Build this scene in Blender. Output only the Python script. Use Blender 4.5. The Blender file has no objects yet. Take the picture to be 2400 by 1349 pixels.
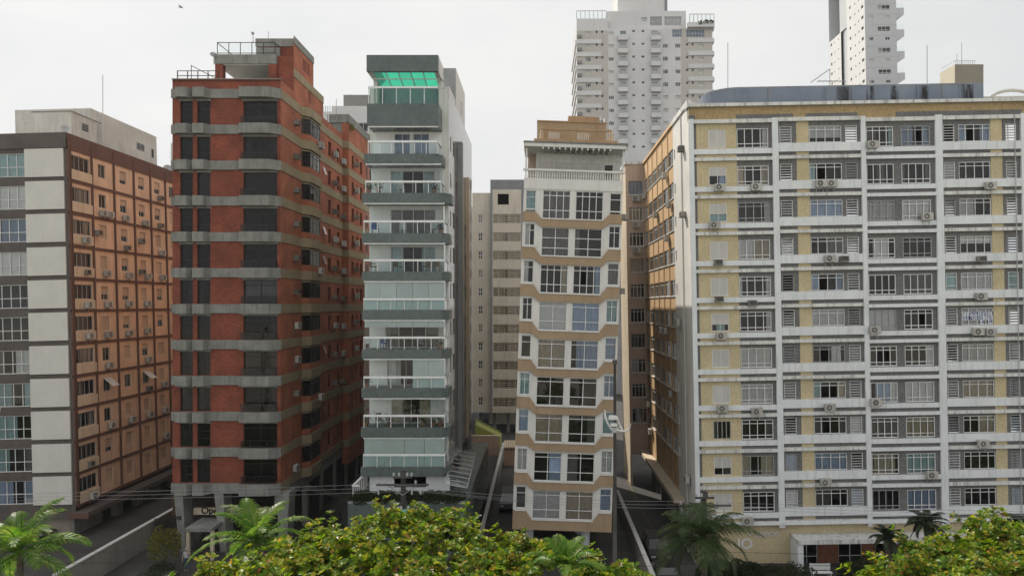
import bpy, bmesh, math, random
from mathutils import Vector, Matrix, Euler

sc = bpy.context.scene
R0 = random.Random(7)
rad = math.radians

# ------------------------------------------------------------------ camera
# focal length 1700 px on a 2400 px wide frame, level camera 20.5 m up, facades face -Y
FPX, CX, CY, CAMH = 1700.0, 1262.0, 712.0, 20.5
cam = bpy.data.objects.new('camera', bpy.data.cameras.new('camera'))
sc.collection.objects.link(cam)
cam.location = (0, 0, CAMH)
cam.rotation_euler = (rad(90), 0, 0)
cam.data.sensor_width = 36
cam.data.lens = FPX / 2400 * 36
cam.data.shift_x = -(CX - 1200) / 2400
cam.data.shift_y = (CY - 674.5) / 2400
cam.data.clip_start = 0.5
cam.data.clip_end = 6000
sc.camera = cam

# ------------------------------------------------------------------ light
SUN = Vector((1.0, -1.45, -1.75)).normalized()      # direction the light travels
sun = bpy.data.objects.new('sun', bpy.data.lights.new('sun', 'SUN'))
sc.collection.objects.link(sun)
sun.data.energy = 4.6
sun.data.angle = rad(0.8)
sun.data.color = (1.0, 0.93, 0.82)
sun.rotation_euler = (-SUN).to_track_quat('Z', 'Y').to_euler()

world = bpy.data.worlds.new('World')
sc.world = world
world.use_nodes = True
nt = world.node_tree
nt.nodes.clear()
wo = nt.nodes.new('ShaderNodeOutputWorld')
bg = nt.nodes.new('ShaderNodeBackground')
sky = nt.nodes.new('ShaderNodeTexSky')
sky.sky_type = 'NISHITA'
sky.sun_disc = False
sky.sun_elevation = math.asin(-SUN.z)
sky.sun_rotation = math.atan2(-SUN.x, -SUN.y)
sky.dust_density = 4.0
sky.air_density = 1.0
hs = nt.nodes.new('ShaderNodeHueSaturation')
hs.inputs['Saturation'].default_value = 0.35
nt.links.new(sky.outputs[0], hs.inputs['Color'])
tc = nt.nodes.new('ShaderNodeTexCoord')
mp = nt.nodes.new('ShaderNodeMapping')
mp.inputs['Scale'].default_value = (1.0, 1.0, 2.2)
nz = nt.nodes.new('ShaderNodeTexNoise')
nz.inputs['Scale'].default_value = 2.3
nz.inputs['Detail'].default_value = 6
nz.inputs['Roughness'].default_value = 0.55
rp = nt.nodes.new('ShaderNodeValToRGB')
rp.color_ramp.elements[0].position = 0.36
rp.color_ramp.elements[0].color = (7.9, 8.05, 8.1, 1)
rp.color_ramp.elements[1].position = 0.62
rp.color_ramp.elements[1].color = (9.1, 9.05, 8.95, 1)
nt.links.new(tc.outputs['Generated'], mp.inputs[0])
nt.links.new(mp.outputs[0], nz.inputs['Vector'])
nt.links.new(nz.outputs['Fac'], rp.inputs[0])
mx = nt.nodes.new('ShaderNodeMix')
mx.data_type = 'RGBA'
mx.inputs[0].default_value = 0.90
nt.links.new(hs.outputs[0], mx.inputs[6])
nt.links.new(rp.outputs[0], mx.inputs[7])
nt.links.new(mx.outputs[2], bg.inputs[0])
bg.inputs[1].default_value = 0.100
nt.links.new(bg.outputs[0], wo.inputs[0])

sc.view_settings.view_transform = 'Standard'
sc.view_settings.look = 'None'
sc.view_settings.exposure = 0.0
sc.view_settings.gamma = 1.0
sc.cycles.use_denoising = True
sc.cycles.max_bounces = 6
sc.cycles.diffuse_bounces = 1
sc.cycles.glossy_bounces = 3
sc.cycles.transparent_max_bounces = 12
sc.cycles.transmission_bounces = 3

# ------------------------------------------------------------------ materials
MATS = {}
def _base(name):
    m = bpy.data.materials.new(name)
    m.use_nodes = True
    n = m.node_tree
    b = n.nodes.get('Principled BSDF')
    return m, n, b

def _coords(n, rnd=True):
    t = n.nodes.new('ShaderNodeTexCoord')
    if not rnd:
        return t.outputs['Object']
    oi = n.nodes.new('ShaderNodeObjectInfo')
    v = n.nodes.new('ShaderNodeVectorMath'); v.operation = 'SCALE'
    v.inputs[0].default_value = (37.0, 53.0, 71.0)
    n.links.new(oi.outputs['Random'], v.inputs['Scale'])
    a = n.nodes.new('ShaderNodeVectorMath'); a.operation = 'ADD'
    n.links.new(t.outputs['Object'], a.inputs[0]); n.links.new(v.outputs[0], a.inputs[1])
    return a.outputs[0]

def _noise(n, vec, scale, detail=3, mapping=None, rough=0.55):
    if mapping:
        m = n.nodes.new('ShaderNodeMapping'); m.inputs['Scale'].default_value = mapping
        n.links.new(vec, m.inputs[0]); vec = m.outputs[0]
    z = n.nodes.new('ShaderNodeTexNoise')
    z.inputs['Scale'].default_value = scale
    z.inputs['Detail'].default_value = detail
    z.inputs['Roughness'].default_value = rough
    n.links.new(vec, z.inputs['Vector'])
    return z.outputs['Fac']

def _range(n, fac, a, b, lo, hi):
    r = n.nodes.new('ShaderNodeMapRange')
    r.inputs['From Min'].default_value = a; r.inputs['From Max'].default_value = b
    r.inputs['To Min'].default_value = lo; r.inputs['To Max'].default_value = hi
    n.links.new(fac, r.inputs['Value'])
    return r.outputs['Result']

def _mul(n, col, fac):
    s = n.nodes.new('ShaderNodeVectorMath'); s.operation = 'SCALE'
    n.links.new(col, s.inputs[0]); n.links.new(fac, s.inputs['Scale'])
    return s.outputs[0]

def _mix(n, fac, a, b):
    m = n.nodes.new('ShaderNodeMix'); m.data_type = 'RGBA'
    n.links.new(fac, m.inputs[0])
    for i, c in ((6, a), (7, b)):
        if isinstance(c, tuple): m.inputs[i].default_value = (*c, 1)
        else: n.links.new(c, m.inputs[i])
    return m.outputs[2]

def mat(name, col, rough=.8, var=.10, vs=.7, fine=.06, fs=22, streak=0, scol=None, bump=.15, spec=.3, metal=0, rnd=0, patch=0, pcol=None):
    """painted / rendered surface: broad tone drift, fine grain, run-off streaks and worn patches"""
    if name in MATS: return MATS[name]
    m, n, b = _base(name)
    vec = _coords(n)
    rgb = n.nodes.new('ShaderNodeRGB'); rgb.outputs[0].default_value = (*col, 1)
    c = rgb.outputs[0]
    c = _mul(n, c, _range(n, _noise(n, vec, vs, 4), .3, .7, 1 - var, 1 + var))
    f = _noise(n, vec, fs, 2)
    if fine: c = _mul(n, c, _range(n, f, .3, .7, 1 - fine, 1 + fine))
    if rnd:
        oi = n.nodes.new('ShaderNodeObjectInfo')
        c = _mul(n, c, _range(n, oi.outputs['Random'], 0, 1, 1 - rnd, 1 + rnd))
    if streak:
        s = _noise(n, vec, 2.0, 5, (1.6, 1.6, .16), .65)
        c = _mix(n, _range(n, s, .50, .78, 0, streak), c, scol or tuple(x * .35 for x in col))
    if patch:
        s = _noise(n, vec, 1.1, 6, None, .7)
        c = _mix(n, _range(n, s, .56, .70, 0, patch), c, pcol or tuple(x * .55 for x in col))
    n.links.new(c, b.inputs['Base Color'])
    b.inputs['Roughness'].default_value = rough
    b.inputs['Specular IOR Level'].default_value = spec
    b.inputs['Metallic'].default_value = metal
    if bump:
        bp = n.nodes.new('ShaderNodeBump'); bp.inputs['Strength'].default_value = bump; bp.inputs['Distance'].default_value = .02
        n.links.new(f, bp.inputs['Height']); n.links.new(bp.outputs[0], b.inputs['Normal'])
    MATS[name] = m
    return m

def pebble(name, c1, c2, c3, scale=9):
    if name in MATS: return MATS[name]
    m, n, b = _base(name)
    vec = _coords(n, False)
    f = _noise(n, vec, scale, 5, None, .75)
    c = _mix(n, _range(n, f, .36, .64, 0, 1), c1, c2)
    g = _noise(n, vec, .8, 4)
    c = _mul(n, c, _range(n, g, .3, .7, .88, 1.1))
    s = _noise(n, vec, 1.6, 5, (1.5, 1.5, .3), .7)
    c = _mix(n, _range(n, s, .56, .74, 0, .65), c, c3)
    n.links.new(c, b.inputs['Base Color'])
    b.inputs['Roughness'].default_value = .9
    bp = n.nodes.new('ShaderNodeBump'); bp.inputs['Strength'].default_value = .5; bp.inputs['Distance'].default_value = .02
    n.links.new(f, bp.inputs['Height']); n.links.new(bp.outputs[0], b.inputs['Normal'])
    MATS[name] = m
    return m

def brick(name, c1, c2, mortar, bw=.22, bh=.065, streak=.4, var=.32, rough=.85):
    if name in MATS: return MATS[name]
    m, n, b = _base(name)
    vec = _coords(n, False)
    sp = n.nodes.new('ShaderNodeSeparateXYZ'); n.links.new(vec, sp.inputs[0])
    ad = n.nodes.new('ShaderNodeMath'); n.links.new(sp.outputs[0], ad.inputs[0]); n.links.new(sp.outputs[1], ad.inputs[1])
    cb = n.nodes.new('ShaderNodeCombineXYZ'); n.links.new(ad.outputs[0], cb.inputs[0]); n.links.new(sp.outputs[2], cb.inputs[1])
    bt = n.nodes.new('ShaderNodeTexBrick')
    bt.inputs['Scale'].default_value = 1.0
    bt.inputs['Brick Width'].default_value = bw; bt.inputs['Row Height'].default_value = bh
    bt.inputs['Mortar Size'].default_value = .008
    bt.inputs['Color1'].default_value = (*c1, 1); bt.inputs['Color2'].default_value = (*c2, 1); bt.inputs['Mortar'].default_value = (*mortar, 1)
    n.links.new(cb.outputs[0], bt.inputs['Vector'])
    c = bt.outputs['Color']
    c = _mul(n, c, _range(n, _noise(n, vec, .55, 5), .3, .7, 1 - var, 1 + var))
    c = _mul(n, c, _range(n, _noise(n, vec, 3.0, 3, (1, 1, 3)), .3, .7, .86, 1.14))
    s = _noise(n, vec, 1.7, 5, (1.4, 1.4, .16), .65)
    c = _mix(n, _range(n, s, .52, .8, 0, streak), c, tuple(x * .35 for x in c1))
    e = _noise(n, vec, 2.3, 5, (1.8, 1.8, .12), .65)
    c = _mix(n, _range(n, e, .60, .85, 0, .16), c, (.42, .26, .19))
    n.links.new(c, b.inputs['Base Color'])
    b.inputs['Roughness'].default_value = rough
    bp = n.nodes.new('ShaderNodeBump'); bp.inputs['Strength'].default_value = .4; bp.inputs['Distance'].default_value = .01
    n.links.new(bt.outputs['Fac'], bp.inputs['Height']); bp.invert = True
    n.links.new(bp.outputs[0], b.inputs['Normal'])
    MATS[name] = m
    return m

def tilewall(name, col, tile=.25, rough=.25, var=.12, streak=.2, grout=.72, spec=.5):
    """glazed mosaic / stone cladding with joints"""
    if name in MATS: return MATS[name]
    m, n, b = _base(name)
    vec = _coords(n, False)
    sp = n.nodes.new('ShaderNodeSeparateXYZ'); n.links.new(vec, sp.inputs[0])
    ad = n.nodes.new('ShaderNodeMath'); n.links.new(sp.outputs[0], ad.inputs[0]); n.links.new(sp.outputs[1], ad.inputs[1])
    cb = n.nodes.new('ShaderNodeCombineXYZ'); n.links.new(ad.outputs[0], cb.inputs[0]); n.links.new(sp.outputs[2], cb.inputs[1])
    bt = n.nodes.new('ShaderNodeTexBrick'); bt.offset = 0
    bt.inputs['Scale'].default_value = 1.0
    bt.inputs['Brick Width'].default_value = tile; bt.inputs['Row Height'].default_value = tile
    bt.inputs['Mortar Size'].default_value = .006
    bt.inputs['Color1'].default_value = (*[x * (1 - var) for x in col], 1); bt.inputs['Color2'].default_value = (*[min(1, x * (1 + var)) for x in col], 1)
    bt.inputs['Mortar'].default_value = (*[x * grout for x in col], 1)
    n.links.new(cb.outputs[0], bt.inputs['Vector'])
    c = bt.outputs['Color']
    c = _mul(n, c, _range(n, _noise(n, vec, .5, 4), .3, .7, .9, 1.1))
    s = _noise(n, vec, 1.8, 5, (1.5, 1.5, .15), .65)
    c = _mix(n, _range(n, s, .52, .8, 0, streak), c, tuple(x * .4 for x in col))
    n.links.new(c, b.inputs['Base Color'])
    n.links.new(_range(n, _noise(n, vec, 2.2, 4), .3, .7, rough * .6, rough * 1.6), b.inputs['Roughness'])
    b.inputs['Specular IOR Level'].default_value = spec
    MATS[name] = m
    return m

def glassmat(name, tint=(1, 1, 1), gl=1.0, rough=.03, ior=1.5):
    if name in MATS: return MATS[name]
    m, n, b = _base(name)
    n.nodes.remove(b)
    out = n.nodes['Material Output']
    t = n.nodes.new('ShaderNodeBsdfTransparent'); t.inputs[0].default_value = (*tint, 1)
    g = n.nodes.new('ShaderNodeBsdfGlossy'); g.inputs['Roughness'].default_value = rough; g.inputs[0].default_value = (gl, gl, gl, 1)
    fr = n.nodes.new('ShaderNodeFresnel'); fr.inputs[0].default_value = ior
    vec = _coords(n)
    bp = n.nodes.new('ShaderNodeBump'); bp.inputs['Strength'].default_value = .05; bp.inputs['Distance'].default_value = .1
    n.links.new(_noise(n, vec, 1.5, 1), bp.inputs['Height'])
    n.links.new(bp.outputs[0], g.inputs['Normal'])
    ml = n.nodes.new('ShaderNodeMath'); ml.operation = 'MULTIPLY'; ml.inputs[1].default_value = 1.0; ml.use_clamp = True
    n.links.new(fr.outputs[0], ml.inputs[0])
    mxs = n.nodes.new('ShaderNodeMixShader')
    n.links.new(ml.outputs[0], mxs.inputs[0]); n.links.new(t.outputs[0], mxs.inputs[1]); n.links.new(g.outputs[0], mxs.inputs[2])
    n.links.new(mxs.outputs[0], out.inputs[0])
    MATS[name] = m
    return m

def leafmat(name, cols, trans=.35, rough=.35, spec=.5, bright=.25):
    """foliage: one hue per leaf (per mesh island), a waxy coat, light passing through the blade"""
    if name in MATS: return MATS[name]
    m, n, b = _base(name)
    out = n.nodes['Material Output']
    ge = n.nodes.new('ShaderNodeNewGeometry')
    oi = n.nodes.new('ShaderNodeObjectInfo')
    ad = n.nodes.new('ShaderNodeMath'); ad.operation = 'ADD'
    n.links.new(ge.outputs['Random Per Island'], ad.inputs[0]); n.links.new(oi.outputs['Random'], ad.inputs[1])
    fr = n.nodes.new('ShaderNodeMath'); fr.operation = 'FRACT'; n.links.new(ad.outputs[0], fr.inputs[0])
    cr = n.nodes.new('ShaderNodeValToRGB')
    els = cr.color_ramp.elements
    while len(els) > 1: els.remove(els[-1])
    els[0].position = cols[0][0]; els[0].color = (*cols[0][1], 1)
    for p, c in cols[1:]:
        e = els.new(p); e.color = (*c, 1)
    n.links.new(fr.outputs[0], cr.inputs[0])
    vec = _coords(n, False)
    c = _mul(n, cr.outputs[0], _range(n, _noise(n, vec, 1.2, 3), .3, .7, 1 - bright, 1 + bright))
    n.links.new(c, b.inputs['Base Color'])
    b.inputs['Roughness'].default_value = rough
    b.inputs['Specular IOR Level'].default_value = spec
    tr = n.nodes.new('ShaderNodeBsdfTranslucent')
    n.links.new(_mul(n, c, _range(n, fr.outputs[0], 0, 1, 1.9, 2.4)), tr.inputs[0])
    ms = n.nodes.new('ShaderNodeMixShader'); ms.inputs[0].default_value = trans
    n.links.new(b.outputs[0], ms.inputs[1]); n.links.new(tr.outputs[0], ms.inputs[2])
    n.links.new(ms.outputs[0], out.inputs[0])
    MATS[name] = m
    return m

GL = glassmat('window_glass')
GLD = glassmat('smoked_glass', (.40, .40, .42), .62)
GLT = glassmat('teal_glass', (.84, .95, .95))
GLC = glassmat('clear_glass', (.93, .97, .96))
POLY = leafmat('green_polycarbonate', [(0, (.02, .27, .17))], .5, .3, .5, .05)
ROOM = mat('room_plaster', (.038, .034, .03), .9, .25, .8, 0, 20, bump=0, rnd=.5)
FW = mat('white_aluminium', (.82, .83, .82), .45, .08, 2, .04, 30, bump=0)
FG = mat('grey_aluminium', (.42, .43, .43), .45, .08, 2, .04, 30, bump=0)
FB = mat('bronze_aluminium', (.03, .027, .025), .4, .1, 2, .04, 30, bump=0)
CW = mat('curtain_white', (.62, .64, .64), .9, .08, 3, .04, 20, bump=0, rnd=.18)
CB = mat('curtain_blue', (.33, .43, .58), .9, .1, 3, .04, 20, bump=0, rnd=.2)
CT = mat('curtain_teal', (.36, .54, .56), .9, .1, 3, .04, 20, bump=0, rnd=.2)
CK = mat('curtain_beige', (.50, .44, .34), .9, .1, 3, .04, 20, bump=0, rnd=.2)
CG = mat('curtain_grey', (.16, .155, .15), .9, .1, 3, .04, 20, bump=0, rnd=.3)
SHUT = mat('shutter_white', (.60, .58, .55), .6, .06, 1, .05, 30, streak=.25, bump=0, rnd=.06)
BLACK = mat('black_paint', (.02, .02, .02), .5, .1, 2, 0, bump=0)
CONC = mat('concrete', (.255, .255, .235), .9, .18, .9, .12, 14, streak=.75, scol=(.10, .10, .09), bump=.3, patch=.4)
STEEL = mat('galvanised_steel', (.38, .39, .40), .45, .1, 3, .05, bump=0, metal=.5)
WHITE = mat('white_render', (.74, .73, .69), .75, .07, .5, .04, 20, streak=.35, scol=(.30, .28, .25), bump=.1)
DIRTW = mat('weathered_white', (.74, .74, .71), .8, .12, .9, .06, 18, streak=.85, scol=(.13, .12, .11), bump=.2, patch=.55, pcol=(.34, .32, .29))

# ------------------------------------------------------------------ mesh helpers
COL = sc.collection
class MB:
    def __init__(s): s.v = []; s.f = []; s.m = []
    def quad(s, a, b, c, d, mi=0):
        k = len(s.v); s.v += [a, b, c, d]; s.f.append((k, k + 1, k + 2, k + 3)); s.m.append(mi); return s
    def face(s, pts, mi=0):
        k = len(s.v); s.v += list(pts); s.f.append(tuple(range(k, k + len(pts)))); s.m.append(mi); return s
    def box(s, x0, x1, y0, y1, z0, z1, mi=0):
        k = len(s.v)
        s.v += [(x0, y0, z0), (x1, y0, z0), (x1, y1, z0), (x0, y1, z0), (x0, y0, z1), (x1, y0, z1), (x1, y1, z1), (x0, y1, z1)]
        for f in ((0, 3, 2, 1), (4, 5, 6, 7), (0, 1, 5, 4), (1, 2, 6, 5), (2, 3, 7, 6), (3, 0, 4, 7)):
            s.f.append(tuple(k + i for i in f)); s.m.append(mi)
        return s
    def prism(s, pts, y0, y1, mi=0, axis='y'):
        """polygon in (x,z) extruded along y (or (x,y) along z, (y,z) along x)"""
        P = {'y': lambda p, t: (p[0], t, p[1]), 'z': lambda p, t: (p[0], p[1], t), 'x': lambda p, t: (t, p[0], p[1])}[axis]
        k = len(s.v); n = len(pts)
        s.v += [P(p, y0) for p in pts] + [P(p, y1) for p in pts]
        s.f.append(tuple(range(k, k + n))); s.m.append(mi)
        s.f.append(tuple(range(k + 2 * n - 1, k + n - 1, -1))); s.m.append(mi)
        for i in range(n):
            j = (i + 1) % n
            s.f.append((k + i, k + n + i, k + n + j, k + j)); s.m.append(mi)
        return s
    def tube(s, path, r, n=6, mi=0, r1=None, cap=True):
        path = [Vector(p) for p in path]; L = len(path); k = len(s.v)
        for i, p in enumerate(path):
            t = (path[min(i + 1, L - 1)] - path[max(i - 1, 0)]).normalized()
            a = Vector((0, 0, 1)) if abs(t.z) < .9 else Vector((1, 0, 0))
            x = t.cross(a).normalized(); y = t.cross(x)
            rr = r if r1 is None else r + (r1 - r) * i / max(1, L - 1)
            for q in range(n):
                w = 2 * math.pi * q / n
                s.v.append(tuple(p + x * math.cos(w) * rr + y * math.sin(w) * rr))
        for i in range(L - 1):
            for q in range(n):
                q2 = (q + 1) % n
                s.f.append((k + i * n + q, k + i * n + q2, k + (i + 1) * n + q2, k + (i + 1) * n + q)); s.m.append(mi)
        if cap:
            s.f.append(tuple(k + q for q in range(n))); s.m.append(mi)
            s.f.append(tuple(k + (L - 1) * n + q for q in reversed(range(n)))); s.m.append(mi)
        return s
    def lathe(s, prof, n=12, cx=0, cy=0, mi=0):
        k = len(s.v); L = len(prof)
        for r, z in prof:
            for q in range(n):
                w = 2 * math.pi * q / n
                s.v.append((cx + r * math.cos(w), cy + r * math.sin(w), z))
        for i in range(L - 1):
            for q in range(n):
                q2 = (q + 1) % n
                s.f.append((k + i * n + q, k + i * n + q2, k + (i + 1) * n + q2, k + (i + 1) * n + q)); s.m.append(mi)
        s.f.append(tuple(k + q for q in reversed(range(n)))); s.m.append(mi)
        s.f.append(tuple(k + (L - 1) * n + q for q in range(n))); s.m.append(mi)
        return s
    def mesh(s, name, *mats, smooth=False):
        me = bpy.data.meshes.new(name)
        me.from_pydata(s.v, [], s.f)
        for m in mats: me.materials.append(m)
        if len(mats) > 1: me.polygons.foreach_set('material_index', s.m)
        if smooth: me.polygons.foreach_set('use_smooth', [True] * len(s.f))
        me.update()
        return me

def ob(name, me, parent=None, loc=(0, 0, 0), rz=0, kind=None, label=None):
    o = bpy.data.objects.new(name, me)
    COL.objects.link(o)
    o.parent = parent
    o.location = loc
    if rz: o.rotation_euler = (0, 0, rz)
    if kind: o['kind'] = kind
    if label: o['label'] = label
    return o

def thing(name, label, cat, loc=(0, 0, 0), rz=0, group=None, M=None, me=None):
    o = bpy.data.objects.new(name, me)
    COL.objects.link(o)
    if M is not None: o.matrix_world = M
    else:
        o.location = loc; o.rotation_euler = (0, 0, rz)
    o['label'] = label; o['category'] = cat
    if group: o['group'] = group
    return o

class Bld:
    """a building: an Empty at its base that leans a little (these blocks really lean)"""
    def __init__(s, name, label, D, px, lean=0.0, cat='building', group=None, base=0.0):
        s.D = D; s.s = D / FPX; s.lean = lean
        x = (px - CX) * s.s - CAMH * math.sin(lean)
        s.M = Matrix.Translation((x, D, base)) @ Matrix.Rotation(lean, 4, 'Y')
        s.e = thing(name, label, cat, M=s.M, group=group)
    def z(s, py): return CAMH - (py - CY) * s.s
    def side(s, x=0, y=0, rz=0): return Side(s, x, y, rz)

class Side:
    """a wall frame: u along the wall (left to right seen from outside), y inwards, z up"""
    def __init__(s, B, x, y, rz):
        s.B = B; s.x = x; s.y = y; s.rz = rz; s.c = math.cos(rz); s.s = math.sin(rz)
    def loc(s, u, y, z): return (s.x + s.c * u - s.s * y, s.y + s.s * u + s.c * y, z)
    def ob(s, name, me, u=0, y=0, z=0, kind=None): return ob(name, me, s.B.e, s.loc(u, y, z), s.rz, kind)
    def M(s, u, y, z): return s.B.M @ Matrix.Translation(s.loc(u, y, z)) @ Matrix.Rotation(s.rz, 4, 'Z')

CACHE = {}
def cached(key, fn):
    if key not in CACHE: CACHE[key] = fn()
    return CACHE[key]

def boxmesh(w, d, h, m, name='box'):
    w, d, h = round(w, 3), round(d, 3), round(h, 3)
    return cached(('box', w, d, h, m.name), lambda: MB().box(0, w, 0, d, 0, h).mesh(name, m))

def wallmesh(u0, u1, z0, z1, holes, mats, matfn=None, rev=.25, cuts=(), zcuts=(), name='wall'):
    us = sorted({round(x, 4) for x in [u0, u1, *cuts, *[h[0] for h in holes], *[h[1] for h in holes]] if u0 - 1e-6 <= x <= u1 + 1e-6})
    zs = sorted({round(x, 4) for x in [z0, z1, *zcuts, *[h[2] for h in holes], *[h[3] for h in holes]] if z0 - 1e-6 <= x <= z1 + 1e-6})
    b = MB()
    for i in range(len(us) - 1):
        um = (us[i] + us[i + 1]) / 2
        for j in range(len(zs) - 1):
            zm = (zs[j] + zs[j + 1]) / 2
            if any(h[0] < um < h[1] and h[2] < zm < h[3] for h in holes): continue
            b.quad((us[i], 0, zs[j]), (us[i + 1], 0, zs[j]), (us[i + 1], 0, zs[j + 1]), (us[i], 0, zs[j + 1]), matfn(um, zm) if matfn else 0)
    for h in holes:
        a, c, d, e = h[:4]
        mi = matfn(a - .02, (d + e) / 2) if matfn else 0
        b.quad((a, 0, d), (a, rev, d), (a, rev, e), (a, 0, e), mi)
        b.quad((c, 0, d), (c, 0, e), (c, rev, e), (c, rev, d), mi)
        b.quad((a, 0, d), (c, 0, d), (c, rev, d), (a, rev, d), mi)
        b.quad((a, 0, e), (a, rev, e), (c, rev, e), (c, 0, e), mi)
    return b.mesh(name, *mats)

# ------------------------------------------------------------------ windows
def _splits(parts, total):
    t = sum(parts); out = [0]
    for p in parts: out.append(out[-1] + p / t * total)
    return out

def frame_mesh(w, h, cols, rows, fw, mw, m, d=.06):
    def mk():
        b = MB()
        xs = _splits(cols, w); zs = _splits(rows, h)
        b.box(0, fw, 0, d, 0, h); b.box(w - fw, w, 0, d, 0, h)
        b.box(fw, w - fw, .001, d - .001, 0, fw); b.box(fw, w - fw, .001, d - .001, h - fw, h)
        for x in xs[1:-1]: b.box(x - mw / 2, x + mw / 2, .006, d - .006, fw, h - fw)
        for z in zs[1:-1]: b.box(fw, w - fw, .003, d - .003, z - mw / 2, z + mw / 2)
        return b.mesh('window_frame', m)
    return cached(('fr', round(w, 2), round(h, 2), tuple(cols), tuple(rows), fw, mw, m.name), mk)

def curtain_mesh(w, h, m, fold=.11, amp=.03):
    w = round(w, 2); h = round(h, 2)
    def mk():
        b = MB(); n = max(4, int(w / (fold / 4))); pts = []
        rr = random.Random(int(w * 100))
        ph = 0
        for i in range(n + 1):
            ph += math.pi / 2 * rr.uniform(.6, 1.4)
            pts.append((w * i / n, amp * math.sin(ph)))
        for i in range(n):
            (x0, y0), (x1, y1) = pts[i], pts[i + 1]
            b.quad((x0, y0, 0), (x1, y1, 0), (x1, y1 * .6, h), (x0, y0 * .6, h))
        return b.mesh('curtain', m, smooth=True)
    return cached(('cur', w, h, m.name, fold), mk)

def room_mesh(w, h, d):
    w = round(w, 2); h = round(h, 2)
    def mk():
        b = MB()
        b.quad((0, d, 0), (w, d, 0), (w, d, h), (0, d, h))
        b.quad((0, 0, 0), (0, d, 0), (0, d, h), (0, 0, h)); b.quad((w, 0, 0), (w, d, 0), (w, d, h), (w, 0, h))
        b.quad((0, 0, 0), (w, 0, 0), (w, d, 0), (0, d, 0)); b.quad((0, 0, h), (w, 0, h), (w, d, h), (0, d, h))
        return b.mesh('room', ROOM)
    return cached(('room', w, h, d), mk)

def pane_mesh(w, h, g):
    w = round(w, 3); h = round(h, 3)
    return cached(('pane', w, h, g.name), lambda: MB().quad((0, 0, 0), (w, 0, 0), (w, 0, h), (0, 0, h)).mesh('pane', g))

def shutter_mesh(w, h, m=None):
    m = m or SHUT
    w = round(w, 2); h = round(h, 2)
    def mk():
        b = MB(); n = max(2, int(h / .07))
        for i in range(n):
            z0 = h * i / n; z1 = h * (i + 1) / n
            b.quad((0, 0, z0), (w, 0, z0), (w, -.012, z1 - .012), (0, -.012, z1 - .012))
            b.quad((0, -.012, z1 - .012), (w, -.012, z1 - .012), (w, 0, z1), (0, 0, z1))
        b.quad((0, .03, 0), (w, .03, 0), (w, 0, 0), (0, 0, 0))
        return b.mesh('shutter', m)
    return cached(('shut', w, h, m.name), mk)

CURT = {'w': CW, 'b': CB, 't': CT, 'k': CK, 'g': CG}
def window(S, u, z, w, h, cols=(1, 1), rows=(1,), fw=.05, mw=.04, fm=None, rec=.12, cur='', room=1.6, skip=(), glass=None, name='window', small=.42, shutter=0, each=True, sm_=None):
    """one window: frame mesh with pane, small_panes, curtain, shutter and room children. cur: list of 'colour:from:to:top' strips"""
    fm = fm or FW; glass = glass or GL
    o = S.ob(name, frame_mesh(w, h, cols, rows, fw, mw, fm), u, rec, z)
    xs = _splits(cols, w); zs = _splits(rows, h)
    sm = []
    for j in range(len(rows)):
        for i in range(len(cols)):
            x0 = xs[i] + (fw if i == 0 else mw / 2); x1 = xs[i + 1] - (fw if i == len(cols) - 1 else mw / 2)
            a = zs[j] + (fw if j == 0 else mw / 2); c = zs[j + 1] - (fw if j == len(rows) - 1 else mw / 2)
            if (i, j) in skip: continue
            if each and c - a >= small: ob('pane', pane_mesh(x1 - x0, c - a, glass), o, (x0, .03, a))
            else: sm.append((x0, x1, a, c))
    if sm:
        key = ('smp', glass.name, tuple(round(t, 3) for q in sm for t in q))
        def mk():
            b = MB()
            for x0, x1, a, c in sm: b.quad((x0, .03, a), (x1, .03, a), (x1, .03, c), (x0, .03, c))
            return b.mesh('small_panes', glass)
        ob('small_panes', cached(key, mk), o, kind='stuff')
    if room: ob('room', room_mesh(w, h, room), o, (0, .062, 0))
    for q in (cur.split() if cur else ()):
        p = q.split(':'); cm = CURT[p[0][0]]
        a = float(p[1]) if len(p) > 1 else 0; c = float(p[2]) if len(p) > 2 else 1; t = float(p[3]) if len(p) > 3 else 0
        cw = w * (c - a) - .03; ch = h * (1 - t) - .05
        if len(p[0]) > 1: ob('blind', boxmesh(cw, .01, ch, cm, 'blind'), o, (w * a + .015, .12, h * t + .02))
        else: ob('curtain', curtain_mesh(cw, ch, cm), o, (w * a + .015, .15, h * t + .02))
    if shutter:
        hh = h * shutter
        ob('shutter', shutter_mesh(w - .04, hh, sm_), o, (.02, .012, h - hh))
    return o

def louvre(S, u, z, w, h, n=6, fm=None, rec=.12, room=1.2, tilt=.5, cur='', name='louvre_window', glass=None):
    fm = fm or FW
    o = S.ob(name, frame_mesh(w, h, (1,), (1,), .045, .03, fm), u, rec, z)
    hh = (h - .09) / n
    sl = cached(('slat', round(w, 2), round(hh, 3), round(tilt, 1), (glass or fm).name), lambda: MB().prism([(.0, .0), (.02, 0), (.02 + hh * tilt, hh * .8), (hh * tilt, hh * .8)], .045, w - .045, axis='x').mesh('slat', glass or GL))
    fr = cached(('slatf', round(w, 2), fm.name), lambda: MB().box(.045, w - .045, 0, .03, -.018, .018).mesh('slat_rail', fm))
    for i in range(n):
        k = ob('slat', sl, o, (0, .0, .045 + hh * i))
        if i: ob('slat_rail', fr, k, (0, 0, 0))
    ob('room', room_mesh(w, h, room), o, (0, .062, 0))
    if cur: ob('curtain', curtain_mesh(w - .03, h * .96, CURT[cur]), o, (.015, .2, .02))
    return o

def rndcur(r, p_none=.3):
    q = r.random()
    if q < p_none: return ''
    c = r.choice('wwwbtkgg')
    t = r.choice(['0:1', '0:.42', '.55:1', '0:.25 %s:.75:1' % c, '0:.6', '.3:1', '0:1'])
    return c + ':' + t

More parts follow.
